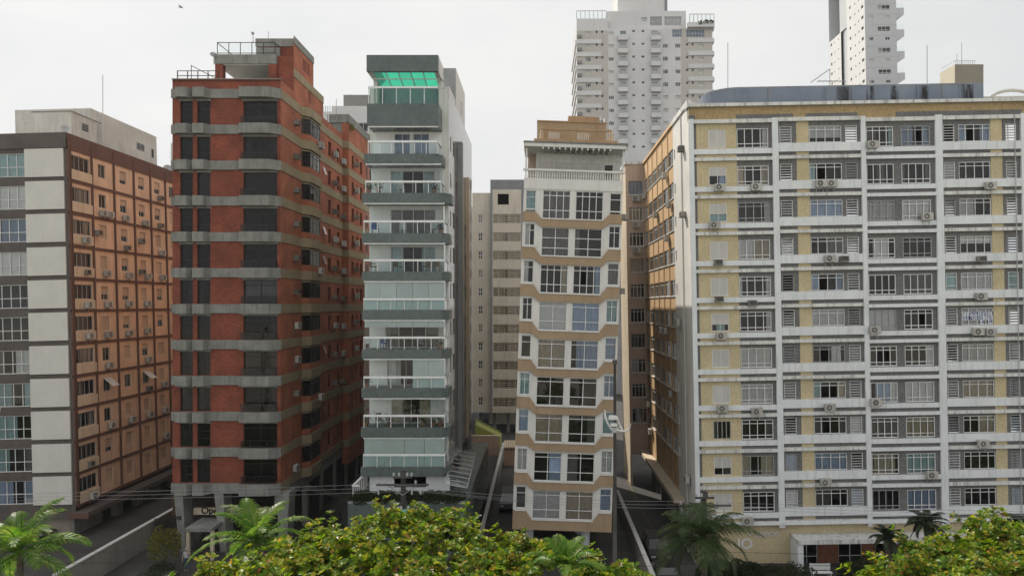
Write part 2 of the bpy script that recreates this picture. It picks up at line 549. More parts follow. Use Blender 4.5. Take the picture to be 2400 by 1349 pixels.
# ------------------------------------------------------------------ air conditioners
ACW = mat('aged_white_metal', (.50, .48, .44), .5, .12, 2, .05, streak=.4, bump=0, rnd=.12)
ACB = mat('aged_grey_metal', (.24, .22, .19), .6, .2, 2, .08, streak=.5, bump=0, rnd=.4)
ACD = mat('dark_grille', (.045, .045, .045), .6, .2, 4, 0, bump=0)
def _ac_meshes():
    b = MB(); W, Dp, Hh = .82, .32, .56; e = .03
    b.prism([(e, 0), (W - e, 0), (W, e), (W, Hh - e), (W - e, Hh), (e, Hh), (0, Hh - e), (0, e)], 0, Dp)
    body = b.mesh('ac_body', ACW)
    f = MB(); n = 18; cx, cz = .30, .28
    for r0, r1 in ((.245, .215), (.16, .14), (.08, .0)):
        for i in range(n):
            a0, a1 = 2 * math.pi * i / n, 2 * math.pi * (i + 1) / n
            f.quad((cx + r0 * math.cos(a0), -.022, cz + r0 * math.sin(a0)), (cx + r0 * math.cos(a1), -.022, cz + r0 * math.sin(a1)),
                   (cx + r1 * math.cos(a1), -.022, cz + r1 * math.sin(a1)), (cx + r1 * math.cos(a0), -.022, cz + r1 * math.sin(a0)))
    guard = f.mesh('fan_guard', ACW)
    g = MB(); g.face([(cx + .235 * math.cos(2 * math.pi * i / n), -.006, cz + .235 * math.sin(2 * math.pi * i / n)) for i in range(n)])
    for i in range(5):
        a = 2 * math.pi * i / 5
        g.face([(cx, -.012, cz), (cx + .2 * math.cos(a), -.009, cz + .2 * math.sin(a)), (cx + .2 * math.cos(a + .8), -.018, cz + .2 * math.sin(a + .8))])
    fan = g.mesh('fan', ACD)
    k = MB()
    for x in (.12, .66):
        k.box(x, x + .04, -.04, Dp + .12, -.04, -.001); k.box(x, x + .04, Dp + .085, Dp + .12, -.42, -.04)
    br = k.mesh('bracket', STEEL)
    # window unit: a deep box with a louvred front
    b = MB(); b.box(0, .60, 0, .55, 0, .40)
    wb = b.mesh('ac_box', ACB)
    g = MB()
    for i in range(7): g.box(.04, .56, -.012, -.002, .04 + i * .047, .07 + i * .047)
    wg = g.mesh('grille', ACD)
    k = MB(); k.box(-.05, .65, -.05, .55, -.06, -.005)
    wk = k.mesh('shelf', CONC)
    return body, guard, fan, br, wb, wg, wk
AC = _ac_meshes()
ORD = ['top', 'second', 'third', 'fourth', 'fifth', 'sixth', 'seventh', 'eighth', 'ninth', 'tenth', 'eleventh', 'twelfth', 'thirteenth']
ACN = {}
def ac(S, u, z, kind, label, group, flip=False, stand=.02):
    """u,z: centre of the unit on the wall"""
    if kind == 's':
        M = S.M(u - .41, -.32 - .12 - stand, z - .28)
        o = thing('air_conditioner', label, 'air conditioner', M=M, group=group)
        ob('body', AC[0], o); g = ob('fan_guard', AC[1], o); ob('fan', AC[2], o); ob('bracket', AC[3], o)
    else:
        M = S.M(u - .30, -.45, z - .2)
        o = thing('air_conditioner', label, 'air conditioner', M=M, group=group)
        ob('body', AC[4], o); ob('grille', AC[5], o); ob('shelf', AC[6], o)
    return o

def text(body, size, m, ext=.03, bold=0):
    cu = bpy.data.curves.new('lettering', 'FONT')
    cu.body = body; cu.size = size; cu.extrude = ext; cu.offset = bold
    o = bpy.data.objects.new('tmp', cu); COL.objects.link(o)
    dg = bpy.context.evaluated_depsgraph_get()
    me = bpy.data.meshes.new_from_object(o.evaluated_get(dg))
    bpy.data.objects.remove(o)
    me.transform(Matrix.Rotation(math.pi / 2, 4, 'X'))
    me.materials.clear(); me.materials.append(m)
    return me

# ================================================================== large structure: ground
ASPH = mat('asphalt', (.055, .055, .056), .9, .2, .3, .15, 30, bump=.2)
PAVE = mat('paving', (.068, .066, .063), .85, .2, .5, .15, 12, streak=.2, bump=.2, patch=.5)
GRASS = mat('lawn', (.05, .075, .02), .95, .3, .6, .3, 30, bump=.4)
g = MB(); g.quad((-3000, -400, 0), (3000, -400, 0), (3000, 4000, 0), (-3000, 4000, 0))
o = ob('ground', g.mesh('ground', PAVE)); o['kind'] = 'structure'
SAND = mat('beach_sand', (.52, .49, .44), .95, .1, .2, .1, 6, bump=.2)
g = MB(); g.box(-900, 900, -500, -16.0, -.3, .06)
o = ob('beach', g.mesh('beach', SAND)); o['kind'] = 'structure'
g = MB(); g.box(-200, 200, 33.5, 43.5, -.3, .004)
o = ob('road', g.mesh('road', ASPH)); o['kind'] = 'structure'
g = MB(); g.box(-200, 200, 43.5, 47.0, -.3, .13)
o = ob('pavement', g.mesh('pavement', PAVE)); o['kind'] = 'structure'
g = MB(); g.box(-200, 200, 30.5, 33.5, -.3, .13)
o = ob('promenade', g.mesh('promenade', PAVE)); o['kind'] = 'structure'
g = MB(); g.box(-200, 200, -16, 30.5, -.3, .10)
o = ob('garden_lawn', g.mesh('garden_lawn', GRASS)); o['kind'] = 'structure'
g = MB()
for i in range(-40, 40): g.box(i * 5, i * 5 + 2.2, 38.4, 38.55, -.05, .009)
o = ob('road_marking', g.mesh('road_marking', mat('road_paint', (.6, .6, .56), .8)), kind='stuff'); o['kind'] = 'structure'

# ================================================================== E: yellow and grey slab block on the right
def u_(s, a): return lambda px: (px - a) * s
E = Bld('apartment_block', 'wide yellow and grey slab block with white bands and blue-grey roof structure', 57.0, 1622, -.018)
sE = E.s
uE = u_(sE, 1613); zE = lambda py: CAMH - (py - CY) * sE
PG = pebble('pebbledash_grey', (.10, .10, .10), (.235, .23, .225), (.06, .06, .06), 7)
PY = pebble('pebbledash_yellow', (.52, .42, .245), (.67, .575, .375), (.52, .38, .20), 6)
PO = pebble('pebbledash_stained', (.33, .225, .115), (.52, .39, .20), (.19, .13, .08), 5)
EW = mat('band_white', (.79, .815, .825), .75, .06, .6, .04, 20, streak=.4, scol=(.26, .26, .25), bump=.1)
TEAL = tilewall('teal_granite', (.105, .132, .126), .30, .30, .10, .15)
RE = [304, 392, 478, 566, 652, 735, 820, 905, 988, 1073, 1158]
WD = (2600 - 1613) * sE + .5
zG = zE(1232)                       # top of the ground storey
zTop = zE(250)
fr = E.side()
WALLY = .16
secs = [ # px range, sill rel, ledge rel, openings (px0, px1, rel top, rel bottom, type)
    (1624, 1808, (46, 58), (66, 74), [(1659, 1700, 0, 42, 'S'), (1726, 1800, -2, 44, 'W')]),
    (1822, 2016, (35, 55), (64, 72), [(1827, 1855, -5, 34, 'L'), (1896, 1972, -5, 34, 'T'), (1981, 2009, -5, 34, 'L')]),
    (2027, 2190, (48, 59), (68, 76), [(2030, 2094, -1, 46, 'W'), (2112, 2180, -1, 46, 'W')]),
    (2207, 2391, (39, 58), (67, 75), [(2212, 2238, -2, 38, 'L'), (2247, 2321, -2, 38, 'T'), (2358, 2383, -2, 38, 'L')]),
    (2404, 2588, (46, 58), (66, 74), [(2412, 2486, -2, 44, 'W'), (2512, 2553, 0, 42, 'S')]),   # just beyond the frame
]
yel = [(1631, 1725), (1866, 1895), (2322, 2349), (2487, 2580)]
rE = random.Random(11)
shut = [1, .5, .6, 1, 1, .65, 1, 1, 0, .62, 1]
W1 = ['w:.82:1', 'k:0:.22 k:.75:1', 'w:.85:1', 'w:0:.5 k:.5:1', 'w:0:.12 w:.86:1', 'w:.85:1', 'ww:0:1', 'w:0:1', 'g:.75:1', 'k:0:.3 k:.6:1', '']
T2 = ['ww:0:1:.28', 't:0:.2', 'b:0:1', 'g:.5:1', 'b:0:.25 b:.75:1', 'ww:0:1', 'w:.6:.9', 't:0:.25 k:.75:1', 'g:0:.3 g:.8:1', 'b:0:1', 'g:0:.5']
W3a = ['g:0:.4 t:.85:1', 'g:.4:.7', 'w:0:1', 'ww:.2:.8', '', 'ww:0:1', '', 'bb:.2:.75 w:.75:1', 'g:0:1', 'k:.1:.9', '']
W3b = ['b:0:.45 b:.75:1', 'g:0:.15 g:.85:1', 'w:0:1', '', 'g:0:1', '', 'w:.8:1', 'ww:0:1', 'k:0:1', 't:0:1', 'b:0:1']
T4 = ['b:0:.3 b:.72:1', '', 'w:0:.5', 'ww:0:1:.55', 'ww:0:1', 'w:0:1', 'w:0:1', 'k:0:1', 'k:.5:1', '', '']
bandid = 0
for si, (p0, p1, sill, ledge, ops) in enumerate(secs):
    holes = []; todo = []
    for fi, r in enumerate(RE):
        for oi_, (a, b, t, bt, ty) in enumerate(ops):
            h = (uE(a), uE(b), zE(r + bt), zE(r + t)); holes.append(h); todo.append((fi, oi_, ty, h))
    ua, ub = uE(p0), uE(p1)
    me = wallmesh(ua, ub, zG, zE(282), holes, (PG, PY), lambda u, z: 1 if any(uE(a) < u < uE(b) for a, b in yel) else 0, .22,
                  [uE(x) for y in yel for x in y if p0 < x < p1])
    fr.ob('wall', me, 0, WALLY, 0)
    for fi, oi_, ty, (a, c, z0, z1) in todo:
        w, h = c - a, z1 - z0
        if ty == 'S':
            if fi == 8:
                window(fr, a, z0, w, h, (1, 1, 1, 1), (1,), .05, .05, FG, WALLY + .03, 'g:0:.3', 1.6)
            else:
                window(fr, a, z0, w, h, (1, 1), (1,), .05, .04, FW, WALLY + .03, ['', 'b:.6:1', 't:0:1', '', '', 't:.3:.8', '', '', '', 'g:.6:1', ''][fi], 1.6, shutter=.97 * shut[fi] if shut[fi] < 1 else .985)
        elif ty == 'W':
            cur = (W1 if si == 0 else (W3a if oi_ == 0 else W3b))[fi]
            op = ()
            if si == 2 and (fi, oi_) in ((6, 0),): op = ((1, 1), (2, 1))
            if si == 2 and (fi, oi_) in ((0, 1), (5, 1)): op = ((2, 1),)
            window(fr, a, z0, w, h, (1, 1, 1, 1), (.2, .6, .2) if (fi + si) % 3 else (.22, .78), .06, .05, FW if rE.random() < .75 else FG, WALLY + .03, cur, 1.8, op, small=.44)
        elif ty == 'T':
            cur = (T2 if si == 1 else T4)[fi]
            op = ((1, 0),) if (si == 1 and fi in (1, 4, 6, 8)) or (si == 3 and fi in (0,)) else ()
            if si == 1 and fi == 7: op = ((1, 0), (2, 0))
            window(fr, a, z0, w, h, (.9, 1.1, 1.1, .9), (.76, .24), .05, .045, FW if rE.random() < .8 else FG, WALLY + .03, cur, 1.8, op, small=.44)
        else:
            if si == 3 and fi in (4,):
                window(fr, a, z0, w, h, (1,), (.25, .5, .25), .05, .045, FW, WALLY + .03, 'tt:0:1', 1.0, small=.44)
            else:
                louvre(fr, a, z0, w, h, 6, FW if rE.random() < .75 else FG, WALLY + .03, 1.2, rE.uniform(.1, .8), cur=rE.choice(['', '', '', 'w', 'b', 'g']))
    wdt = ub - ua
    for fi, r in enumerate(RE):
        hs_ = (sill[1] - sill[0]) * sE; hl = (ledge[1] - ledge[0]) * sE
        fr.ob('sill_band', boxmesh(wdt - .004, .16, hs_, EW, 'sill_band'), ua + .002, .005, zE(r + sill[1]))
        fr.ob('ledge', boxmesh(wdt - .004, .23, hl, DIRTW if si != 2 else EW, 'ledge'), ua + .002, -.06, zE(r + ledge[1]))
    fr.ob('ledge', boxmesh(wdt - .004, .23, 9 * sE, DIRTW, 'ledge'), ua + .002, -.06, zE(RE[0] + ledge[1] - 88))
for a, b in ((1613, 1624), (1808, 1822), (2016, 2027), (2190, 2207), (2391, 2404), (2588, 2600)):
    fr.ob('pilaster', MB().box(0, (b - a) * sE, -.02, .178, 0, zE(279) - zG + .25).mesh('pilaster', EW), uE(a), 0, zG - .25)
# beyond the frame on the right: the block goes on
fr.ob('wall', wallmesh(uE(2600), WD, zG, zE(282), [], (PG,)), 0, WALLY, 0)
# stained frieze, grey stripes and cornice
fr.ob('frieze', MB().box(.0, WD, 0, .4, zE(282) + .001, zE(250)).mesh('frieze', PO), 0, .1, 0)
for a, b in ((1613, 1628), (1725, 1858), (1888, 2010), (2100, 2395)):
    fr.ob('frieze_stripe', MB().box(uE(a), uE(b), 0, .05, zE(281.5), zE(270)).mesh('frieze_stripe', PG), 0, .06, 0)
fr.ob('cornice', MB().box(-.12, WD, -.18, .9, zE(251.5), zE(244)).mesh('cornice', DIRTW))
# fine drain cracks: a downpipe
fr.ob('downpipe', MB().tube([(0, 0, zG), (0, 0, zE(282))], .035, 6).mesh('downpipe', FG), uE(2106), .24, 0)
fr.ob('downpipe', MB().tube([(0, 0, zG), (0, 0, zE(282))], .03, 6).mesh('downpipe', FG), uE(2374), -.13, 0)
# ground storey
cE = (1852, 1903, 1952, 2008, 2040, 2093, 2130)
BRK2 = brick('brick_entrance', (.30, .10, .045), (.24, .075, .035), (.22, .14, .1))
holesG = [(uE(1852), uE(2330), -1.0, zE(1266))]
fr.ob('wall', wallmesh(0, WD, -1.0, zG, holesG, (PY,), None, .1), 0, .45, 0)
fr.ob('base_beam', MB().box(0, WD, -.10, .449, zG, zE(1224)).mesh('base_beam', EW), 0, 0, -.006)
fr.ob('canopy', MB().box(uE(1838), uE(2345), -1.3, .45, zE(1267), zE(1257)).mesh('canopy', DIRTW))
fr.ob('canopy_pier', MB().box(uE(1838), uE(1851), -1.2, .44, -1.0, zE(1267.2)).mesh('canopy_pier', EW))
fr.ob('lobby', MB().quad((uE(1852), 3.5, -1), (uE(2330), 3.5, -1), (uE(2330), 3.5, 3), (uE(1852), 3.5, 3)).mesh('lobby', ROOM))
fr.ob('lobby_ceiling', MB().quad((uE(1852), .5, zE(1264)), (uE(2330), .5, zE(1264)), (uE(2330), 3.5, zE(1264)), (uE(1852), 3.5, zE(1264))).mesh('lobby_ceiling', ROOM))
for a, b in ((1903, 1952), (2008, 2040), (2093, 2140), (2200, 2240)):
    fr.ob('brick_panel', boxmesh((b - a) * sE, .3, zE(1267) + 1, BRK2, 'brick_panel'), uE(a), .5, -1)
for a, b in ((1852, 1903), (1952, 2008), (2040, 2093), (2140, 2200), (2240, 2330)):
    window(fr, uE(a) + .003, -.5, (b - a) * sE - .006, zE(1267) + .5, (1, 1), (.35, .65), .05, .04, FW, .6, '', 0, glass=GLD, name='glazed_door')
LET = mat('lettering_white', (.75, .75, .72), .5, bump=0)
me = text('EDIFICIO', .50, LET, .03, .008)
ob('lettering', me, E.e, fr.loc(uE(1754), .42, zE(1263)))
ob('lettering', text('IO', 1.15, LET, .03, .02), E.e, fr.loc(uE(1712), .42, zE(1291)))
ob('wall_lamp', MB().lathe([(.16, 0), (.16, .05), (.06, .1)], 12).mesh('wall_lamp', LET), E.e, fr.loc(uE(1742), .38, zE(1258)))

# sides, roof and rear wing
SLX = E.side(0, 6.8, -math.pi / 2)          # left wall, u runs towards the camera
zr = zE(246)
hv = []
for r in RE[:-1]:
    hv.append((.45, .95, zE(r + 34), zE(r + 8)))
SLX.ob('wall', wallmesh(0, 6.8, -1, zr, hv, (WHITE,), None, .2))
for h in hv:
    louvre(SLX, h[0], h[2], h[1] - h[0], h[3] - h[2], 5, FW, .1, .8, .3)
SLX.ob('downpipe', MB().tube([(0, 0, 0), (0, 0, zr)], .05, 6).mesh('downpipe', WHITE), 3.9, -.06, 0)
SLX.ob('parapet', MB().box(-.1, 6.8, -.12, .25, zr - .002, zr + .42).mesh('parapet', DIRTW))
OR1 = mat('ochre_render', (.66, .45, .25), .8, .1, .5, .05, 20, streak=.45, scol=(.30, .17, .08), bump=.1)
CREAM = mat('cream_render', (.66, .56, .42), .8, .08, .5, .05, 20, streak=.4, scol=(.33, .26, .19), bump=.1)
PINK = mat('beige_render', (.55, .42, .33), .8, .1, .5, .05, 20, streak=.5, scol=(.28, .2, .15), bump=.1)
OW = E.side(.12, 25.0, -math.pi / 2)         # ochre wing behind it
LW = 18.2; zw0 = 4.0; zw1 = zE(246) + .15
ho = []
for r in RE[:-1]:
    for k in range(6):
        a = k * LW / 6 + .05
        ho.append((a, a + LW / 6 - .1, zE(r + 38), zE(r - 4)))
OW.ob('wall', wallmesh(0, LW, zw0, zw1, ho, (OR1,), None, .15))
rO = random.Random(3)
for i, h in enumerate(ho):
    k = i % 6
    window(OW, h[0], h[2], h[1] - h[0], h[3] - h[2], (1, 1, .8, 1), (.78, .22), .05, .045, FW if rO.random() < .6 else FG, .06, rndcur(rO, .35), 1.2, each=False)
for k in range(1, 6):
    OW.ob('downpipe', MB().tube([(0, 0, zw0), (0, 0, zw1)], .04, 5).mesh('downpipe', OR1), k * LW / 6, -.05, 0)
for r in RE[:-1]:
    OW.ob('sill_rail', MB().box(0, LW, -.08, .0, zE(r + 41), zE(r + 38.5)).mesh('sill_rail', DIRTW))
OW.ob('parapet', MB().box(0, LW, -.15, .2, zw1, zw1 + .3).mesh('parapet', OR1))
OW.ob('canopy_slab', MB().box(-.5, 20.5, -1.0, .3, zw0 - .35, zw0 - .002).mesh('canopy_slab', CREAM))
for k in range(7):
    OW.ob('column', MB().box(0, .35, 0, .5, -1, zw0 - .36).mesh('column', CONC), k * 3.1 - .3, .3, 0)
OW.ob('undercroft_wall', MB().quad((-1, 6, -1), (19, 6, -1), (19, 6, zw0), (-1, 6, zw0)).mesh('undercroft_wall', CONC))
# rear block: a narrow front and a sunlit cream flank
XR = -1.95; YR = 25.2
RF = E.side(XR, YR, 0)
hr = [(.30, 1.92, zE(r + 38), zE(r - 8)) for r in RE[:-1]]
zr2 = zw1 + .05
RF.ob('wall', wallmesh(0, 2.2, zw0 - .5, zr2, hr, (PINK,), None, .15))
for i, h in enumerate(hr):
    window(RF, h[0], h[2], h[1] - h[0], h[3] - h[2], (1, 1, 1, 1), (.78, .22), .05, .05, FW if i % 3 else FG, .06, ['b:0:1', 'k:0:1', 'g:0:.3', 'k:0:1', '', '', 'g:0:.5', 'w:0:.5', '', 'w:.3:.6'][i], 1.4)
    RF.ob('sill', MB().box(.2, 2.0, -.07, 0, h[2] - .09, h[2] - .002).mesh('sill', DIRTW))
RL = E.side(XR, YR + 6.6, -math.pi / 2)
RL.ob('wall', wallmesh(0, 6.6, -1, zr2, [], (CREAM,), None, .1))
RL.ob('parapet', MB().box(0, 6.8, -.1, .3, zr2, zr2 + .35).mesh('parapet', DIRTW))
RF.ob('pier', MB().box(0, .25, 0, .6, -1, zw0 - .5).mesh('pier', CREAM))
RF.ob('parapet', MB().box(-.02, 2.2, -.1, .3, zr2, zr2 + .34).mesh('parapet', DIRTW))
b = MB()
b.quad((0, 0, zr), (WD, 0, zr), (WD, 6.8, zr), (0, 6.8, zr)); b.quad((0, 6.8, zw1), (WD, 6.8, zw1), (WD, 32, zw1), (0, 32, zw1)); b.quad((XR, YR, zr2), (2, YR, zr2), (2, 32, zr2), (XR, 32, zr2))
b.quad((WD, 0, -1), (WD, 32, -1), (WD, 32, zr), (WD, 0, zr)); b.quad((XR, 32, 3), (WD, 32, 3), (WD, 32, zr2), (XR, 32, zr2)); b.quad((0, 25, zw0), (.3, 6.8, zw0), (12, 6.8, zw0), (12, 25, zw0))
E.side().ob('roof', b.mesh('roof', CONC))
# blue-grey rounded roof structure with black run-off stains
m, n, bs = _base('blue_roof_paint')
vec = _coords(n, False)
c = _mix(n, _range(n, _noise(n, vec, .5, 5), .3, .7, 0, 1), (.15, .185, .245), (.215, .25, .305))
s_ = _noise(n, vec, 1.0, 4, (.62, .0, .05), .6)
s2 = _noise(n, vec, 2.0, 6, (.8, .0, .5), .7)
sm_ = n.nodes.new('ShaderNodeMath'); sm_.operation = 'MULTIPLY'
n.links.new(_range(n, s_, .51, .58, 0, 1), sm_.inputs[0]); n.links.new(_range(n, s2, .35, .5, .3, 1), sm_.inputs[1])
spx = n.nodes.new('ShaderNodeSeparateXYZ'); n.links.new(vec, spx.inputs[0])
mk_ = n.nodes.new('ShaderNodeMath'); mk_.operation = 'MULTIPLY'
n.links.new(sm_.outputs[0], mk_.inputs[0]); n.links.new(_range(n, spx.outputs[0], 11.5, 14.0, .12, 1), mk_.inputs[1])
c = _mix(n, mk_.outputs[0], c, (.012, .012, .012))
n.links.new(c, bs.inputs['Base Color']); bs.inputs['Roughness'].default_value = .75
BLUE = m
DB = 60.5; sB = DB / FPX
xa = (1668 - CX) * sB - E.M.translation.x; xb = (2322 - CX) * sB - E.M.translation.x
xa += .3; xb += .3
zb0 = zr - .05; zb1 = CAMH + (712 - 207) * sB - .25
pts = []
rr_ = 2.6; y0 = 3.0; y1 = 14.5
for q in range(9):
    a = math.pi + q * math.pi / 16; pts.append((xa + rr_ + rr_ * math.cos(a), y0 + rr_ + rr_ * math.sin(a)))
for q in range(9):
    a = 1.5 * math.pi + q * math.pi / 16; pts.append((xb - 1.2 + 1.2 * math.cos(a), y0 + 1.2 + 1.2 * math.sin(a)))
pts += [(xb, y1), (xa, y1)]
b = MB().prism(pts, zb0, zb1, axis='z')
E.side().ob('roof_structure', b.mesh('roof_structure', BLUE))
capm = MB().prism([(x, y - .0) for x, y in pts], zb1 + .001, zb1 + .12, axis='z')
E.side().ob('roof_coping', capm.mesh('roof_coping', mat('roof_coping_grey', (.22, .24, .27), .8, .2, .7, .1, streak=.5, bump=.1)))
for x in (1806, 1995, 2210):
    E.side().ob('seam', MB().box(0, .05, 0, .06, zb0, zb1).mesh('seam', CONC), (x - CX) * sB - E.M.translation.x + .3, y0 - .05, 0)
# right end of the roof: white pergola
pg = E.side()
xp = (2322 - CX) * sB - E.M.translation.x + .5
CRP = mat('pergola_cream', (.62, .60, .53), .8, .1, .6, .05, streak=.4, bump=.1)
for i in range(4):
    pg.ob('pergola_post', boxmesh(.35, .35, 1.05, CRP, 'pergola_post'), xp + i * 1.35, 4.0, zr)
    pg.ob('pergola_post', boxmesh(.35, .35, 1.05, CRP, 'pergola_post'), xp + i * 1.35, 7.5, zr)
pg.ob('pergola_beam', boxmesh(7.0, .4, .28, CRP, 'pergola_beam'), xp - .3, 3.98, zr + 1.052)
pg.ob('pergola_beam', boxmesh(7.0, .4, .28, CRP, 'pergola_beam'), xp - .3, 7.5, zr + 1.052)
arc = [(xp + 3.6 + 2.2 * math.cos(a), 6, zr + 1.2 + 1.2 * math.sin(a)) for a in [math.pi * k / 10 for k in range(11)]]
pg.ob('pergola_arch', MB().tube(arc, .14, 6).mesh('pergola_arch', CRP))

# air conditioners on E
eg = 'air conditioners on the yellow and grey slab block'
def eac(px, py, f, kind, where):
    u = (px - 1613 - .018 * (345 - py)) * sE
    u = (px + .018 * (712 - py) - 1622) * sE + .07
    z = zE(py) - .018 * u
    ac(fr, u, z, kind, f"{'split' if kind == 's' else 'box'} air conditioner on yellow-grey block, {ORD[f]} row, {where}", eg, stand=-.02)
for px, py, f, kind, w_ in [
    (1683, 440, 1, 's', 'under the half-open shutter'), (1768, 439, 1, 's', 'under the four-pane window left of the pilaster'),
    (1671, 528, 2, 's', 'under the shutter in the corner bay'), (1680, 614, 3, 'b', 'under the shutter in the corner bay'), (1682, 700, 4, 'b', 'under the shutter in the corner bay'),
    (1759, 709, 4, 'b', 'below the four-pane window of the corner bay'), (1687, 786, 5, 's', 'under the half-closed shutter'), (1690, 955, 7, 's', 'under the closed shutter'),
    (1770, 962, 7, 's', 'below the white-curtained window'), (1748, 1217, 10, 's', 'lowest, above the lettering'),
    (1919, 431, 1, 's', 'left one of a pair'), (1944, 431, 1, 's', 'right one of a pair'), (1940, 606, 3, 's', 'below the second bay window'), (1973, 606, 3, 'b', 'beside the split unit'),
    (1940, 953, 7, 's', 'below the second bay window'), (1930, 1127, 9, 's', 'below the second bay window'),
    (2040, 340, 0, 's', 'in the window corner beside the second pilaster'), (2167, 508, 2, 's', 'before the window with a white curtain'), (2045, 772, 5, 's', 'left corner of the third bay'),
    (2048, 941, 7, 's', 'left corner of the third bay'), (2178, 1110, 9, 's', 'right corner of the third bay'),
    (2315, 436, 1, 's', 'in the right-hand bay'), (2294, 606, 3, 'b', 'in the right-hand bay'), (2293, 694, 4, 's', 'in the right-hand bay'),
    (2286, 776, 5, 's', 'under the sale notice, left'), (2315, 777, 5, 's', 'under the sale notice, right'), (2298, 1037, 8, 's', 'in the right-hand bay')]:
    eac(px, py, f, kind, w_)
eg2 = 'air conditioners on the flank of the right-hand block'
for i, (u, py) in enumerate([(4.6, 334), (4.9, 495), (2.2, 758), (5.0, 1135)]):
    ac(SLX, u, zE(py), 'b' if i < 2 else 's', f"{['upper', 'middle', 'lower', 'lowest'][i]} box air conditioner on the sunlit white flank", eg2)
for i, (u, f) in enumerate([(14.5, 0), (1.4, 0), (9.0, 1), (16.6, 1), (15.0, 2), (13.5, 5), (11.0, 5), (15.5, 7), (2.0, 8), (3.0, 9)]):
    ac(OW, u, zE(RE[f] + 52), 's', f"split air conditioner on ochre wing wall, {ORD[f]} row, {['front', 'middle', 'rear'][0 if u > 12.5 else 1 if u > 6 else 2]} part", eg2)
for i, f in enumerate((0, 1, 2)):
    ac(RF, 1.1, zE(RE[f] + 53), 's', f"split air conditioner under the {ORD[f]} window of the narrow beige rear wing", eg2)

# sale notice lettering taped to the window (fifth floor, last bay)
SHEET = mat('paper_white', (.70, .73, .76), .7, .04, 2, .02, bump=0); INK = mat('ink_blue', (.02, .04, .22), .6, bump=0)
a, c, z0, z1 = uE(2247), uE(2321), zE(735 + 38), zE(735 - 2)
sg = thing('sale_notice', 'hand-lettered white sale notice VENDO ESTE AP with phone number in a window', 'sign', M=fr.M(a, WALLY + .012, z0))
wn = c - a; hn = (z1 - z0) * .76
row1 = ['11', '989', '102', '511']; row2 = ['VEN', 'DO', 'ES', 'TE']; row3 = ['', '', 'A', 'P']
for i in range(4):
    xx = wn * i / 4 + .07; cw = wn / 4 - .09
    for j, rw in enumerate((row1, row2, row3)):
        if not rw[i]: continue
        hh = hn / 3
        sw = cw if j < 2 else cw * .5
        sx = xx if j < 2 else xx + cw * .3
        s1 = ob('sheet', boxmesh(sw, .004, hh - .01, SHEET, 'sheet'), sg, (sx, .0, hn - (j + 1) * hh + .03))
        ob('lettering', text(rw[i], hh * 1.15, INK, .002, .004), s1, (.02 + (.05 if j == 2 else 0), -.004, .05))

# ================================================================== D: narrow leaning beige block
Dd = Bld('leaning_apartment_block', 'narrow beige and white block that leans to the right, balustraded loggia on top', 56.0, 1218.5, .034)
sD = Dd.s
df = Dd.side()
WDd = 232 * sD
uD = lambda rel: rel * sD
TOPS = [446, 533, 620, 707, 795, 883, 969, 1060, 1149]
zD = lambda py, rel=80: CAMH - (py - CY) * sD + math.sin(.034) * rel * sD
BEI = mat('beige_paint', (.40, .29, .188), .8, .08, .6, .05, 18, streak=.35, scol=(.22, .14, .08), bump=.15)
WP = mat('white_paint_d', (.74, .725, .69), .75, .06, .6, .04, 18, streak=.3, scol=(.34, .31, .27), bump=.1)
holes = []; todo = []
for i, t in enumerate(TOPS):
    for k, (a, b, t0, t1) in enumerate(((45.5, 110, 0, 66), (122.6, 187, 0, 66), (6, 29, -8, 43), (203, 229, -8, 43))):
        if i == 0 and k > 1: t0, t1 = 2, 52
        h = (uD(a), uD(b), zD(t + t1), zD(t + t0)); holes.append(h); todo.append((i, k, h))
df.ob('wall', wallmesh(0, WDd, zD(1240), zD(418), holes, (WP,), None, .2))
rD = random.Random(21)
curD = [['g:0:1', ''], ['g:0:1:.0', 'g:.0:.2'], ['k:.75:1', 'b:.8:1'], ['ww:0:1', 'b:0:1'], ['k:0:1', 'b:.2:1'], ['', ''], ['k:0:1', 'g:.7:1'], ['b:.55:1', 'g:0:.4'], ['ww:0:1', 'k:0:1']]
for i, k, (a, c, z0, z1) in todo:
    if k < 2:
        cols, rows = ((1, 1, 1, 1), (.3, .52, .18)) if i in (0, 2) else ((1, 1), (.32, .52, .16))
        if i == 1: cols, rows = (1, 1), (.28, .36, .36)
        window(df, a, z0, c - a, z1 - z0, cols, rows, .05, .05, FW, .05, curD[i][k], 2.0, ((1, 1),) if (i, k) in ((2, 1), (7, 0)) else ())
    else:
        window(df, a, z0, c - a, z1 - z0, (1, 1) if i % 2 else (1,), (.7, .3), .05, .045, FW, .10, rD.choice(['w:0:1', 't:0:1', 'g:0:1', '', 'b:0:1', 'w:0:.5']), .9, small=.3)
for i, t in enumerate(TOPS):
    # band drops between the side windows and the lower middle windows
    bot = [(0, zD(t + 74)), (uD(29), zD(t + 74)), (uD(45), zD(t + 86.5)), (uD(187), zD(t + 86.5)), (uD(203), zD(t + 74)), (WDd, zD(t + 74))]
    if i == len(TOPS) - 1: bot = [(0, zD(1240)), (WDd, zD(1240))]
    top = [(WDd, zD(t + 47)), (uD(203), zD(t + 47)), (uD(187), zD(t + 68)), (uD(45), zD(t + 68)), (uD(29), zD(t + 47)), (0, zD(t + 47))]
    if i == 0: top = [(p[0], z_ - (.15 if p[0] < uD(30) or p[0] > uD(202) else 0)) for p, z_ in zip(top, [q[1] for q in top])]
    df.ob('spandrel', MB().prism(bot + top, -.16, -.001).mesh('spandrel', BEI))
    df.ob('sill', MB().box(uD(44), uD(188), -.22, -.161, zD(t + 68.2), zD(t + 65.5)).mesh('sill', WP))
    for a, b in ((5, 30), (202, 230)):
        df.ob('sill', MB().box(uD(a), uD(b), -.22, -.161, zD(t + 47.5), zD(t + 44.5)).mesh('sill', WP))
